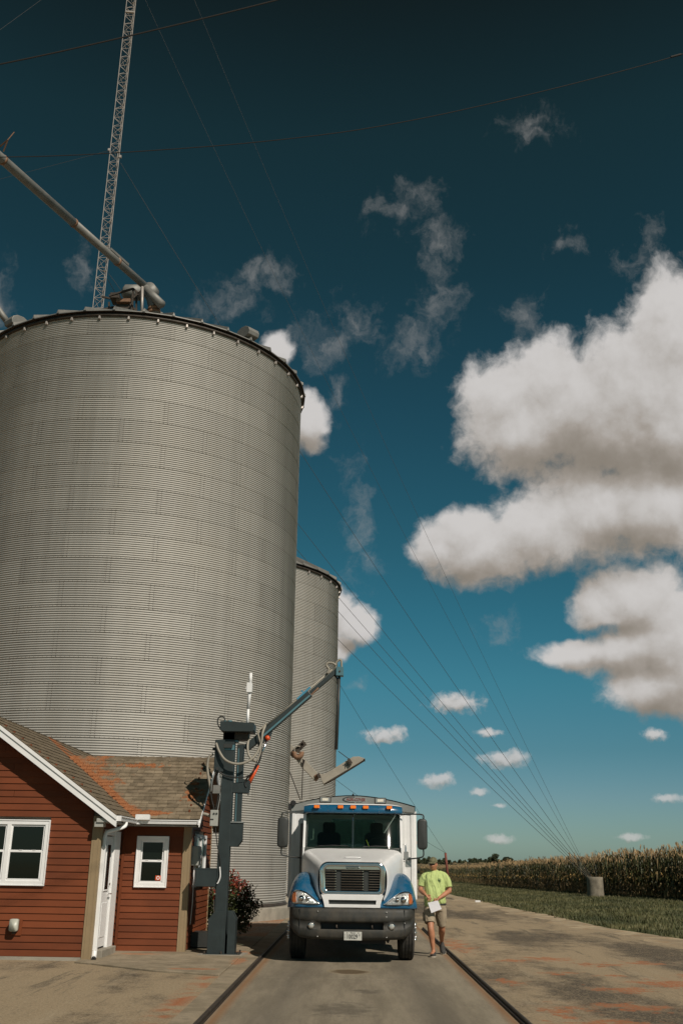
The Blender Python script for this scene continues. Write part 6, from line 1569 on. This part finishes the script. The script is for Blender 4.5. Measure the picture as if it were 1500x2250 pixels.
# far corn and tassel tops beyond: a rough canopy
def canopy(x0, x1, y0, y1, nx, ny, h, name, mt, lab, cat, amp=.25, skirt=True):
    X = np.linspace(x0, x1, nx); Y_ = np.linspace(y0, y1, ny); g = np.zeros((ny, nx, 3)); g[..., 0] = X[None]; g[..., 1] = Y_[:, None]
    g[..., 0] += rng.normal(0, (x1-x0)/nx*.25, (ny, nx)); g[..., 2] = h+rng.normal(0, amp, (ny, nx))
    g[0, :, 2] = -.02; g[:, 0, 2] = -.02
    I = np.arange(nx*ny).reshape(ny, nx); F = np.stack([I[:-1, :-1], I[:-1, 1:], I[1:, 1:], I[1:, :-1]], -1).reshape(-1, 4)
    o = mesh_np(name, g.reshape(-1, 3), F, None, [mt]); tag(stuff(o), lab, cat); return o
MCT = mat('distant_corn_tops', (.10, .085, .035), .9, var=.4, vscale=.3, col2=(.24, .17, .08))
canopy(30, 160, 60, 330, 160, 150, 1.75, 'corn', MCT, 'far corn tops seen above the near rows', 'corn', .22)
canopy(13, 90, 165, 420, 120, 90, 1.25, 'corn', MCT, 'far end of the corn field along the road', 'corn', .2)
canopy(-60, 8, 190, 270, 200, 30, 1.0, 'corn', MCT, 'distant corn field left of the road behind the truck', 'corn', .2)
# ------------------------------------------------------------------ trees on the horizon
BK = mat('tree_bark', (.07, .055, .04), .9); TL = mat('distant_tree_foliage', (.030, .042, .016), .8, var=.4, vscale=.25, col2=(.05, .06, .022))
def tree(px, Y, wpx, hpx, lb, grp='trees on the horizon'):
    b0 = at(px, 1898, Y); sc_ = Y/2330*1.06; w, h = wpx*sc_, hpx*sc_
    t_ = thing('tree', lb, 'tree', (b0.x, Y, 0), grp)
    mb = MB().tube([(b0.x, Y, 0), (b0.x+.1, Y, h*.35), (b0.x, Y, h*.7)], [w*.05, w*.04, w*.015], 8)
    for k in range(5):
        a = k*1.3; mb.tube([(b0.x, Y, h*.35), (b0.x+w*.3*math.cos(a), Y+w*.3*math.sin(a), h*.65)], [w*.02, w*.008], 5)
    mb.build('trunk', BK, t_)
    k = 3200; nl = 16; cen = rng.normal(size=(nl, 3)); cen /= np.linalg.norm(cen, axis=1)[:, None]; cen *= rng.uniform(.35, .75, nl)[:, None]
    ci = rng.integers(0, nl, k); d = rng.normal(size=(k, 3)); d /= np.linalg.norm(d, axis=1)[:, None]; d *= (rng.random(k)**.4)[:, None]*.36
    Q = cen[ci]+d; P_ = np.stack([b0.x+Q[:, 0]*w*.5/.95, Y+Q[:, 1]*w*.5/.95, h*.56+Q[:, 2]*h*.5/.95], 1); P_[:, 2] = np.maximum(P_[:, 2], h*.1)
    leaves_np(P_, np.full(k, w*.035)*rng.uniform(.6, 1.4, k), 'crown', None, [TL], t_, asp=.8)['kind'] = 'stuff'
tree(1040, 880, 26, 17, 'small round tree on the horizon, leftmost of the four standing clear')
tree(1084, 900, 30, 25, 'tallest tree on the horizon above the corn')
tree(1117, 900, 40, 19, 'broad low tree on the horizon right of the tallest one')
tree(1063, 920, 20, 12, 'small low tree between the round tree and the tallest tree')
k = 26000; X_ = rng.uniform(-60, 210, k); hh = 3.2+2.4*(np.sin(X_*.11)*.5+.5)+1.6*(np.sin(X_*.43+1)*.5+.5)+1.2*np.sin(X_*1.3)
P_ = np.stack([X_, 1000+rng.uniform(-10, 10, k), rng.random(k)**.7*np.maximum(hh, 2)*np.clip((X_+80)/120, .35, 1)], 1)
o = leaves_np(P_, rng.uniform(.4, 1.0, k), 'wood', None, [TL], None, asp=.8); tag(stuff(o), 'dark line of trees along the horizon', 'woodland')
# litter by the roadside
tag(MB().rbox((6.05, 52, .0), (6.3, 52.1, .08), .02).build('litter', M['white']), 'small white scrap of litter at the edge of the grass', 'litter')
for o in bpy.data.objects:
    if o.type == 'MESH' and not o.data.materials: print('NOMAT', o.name)
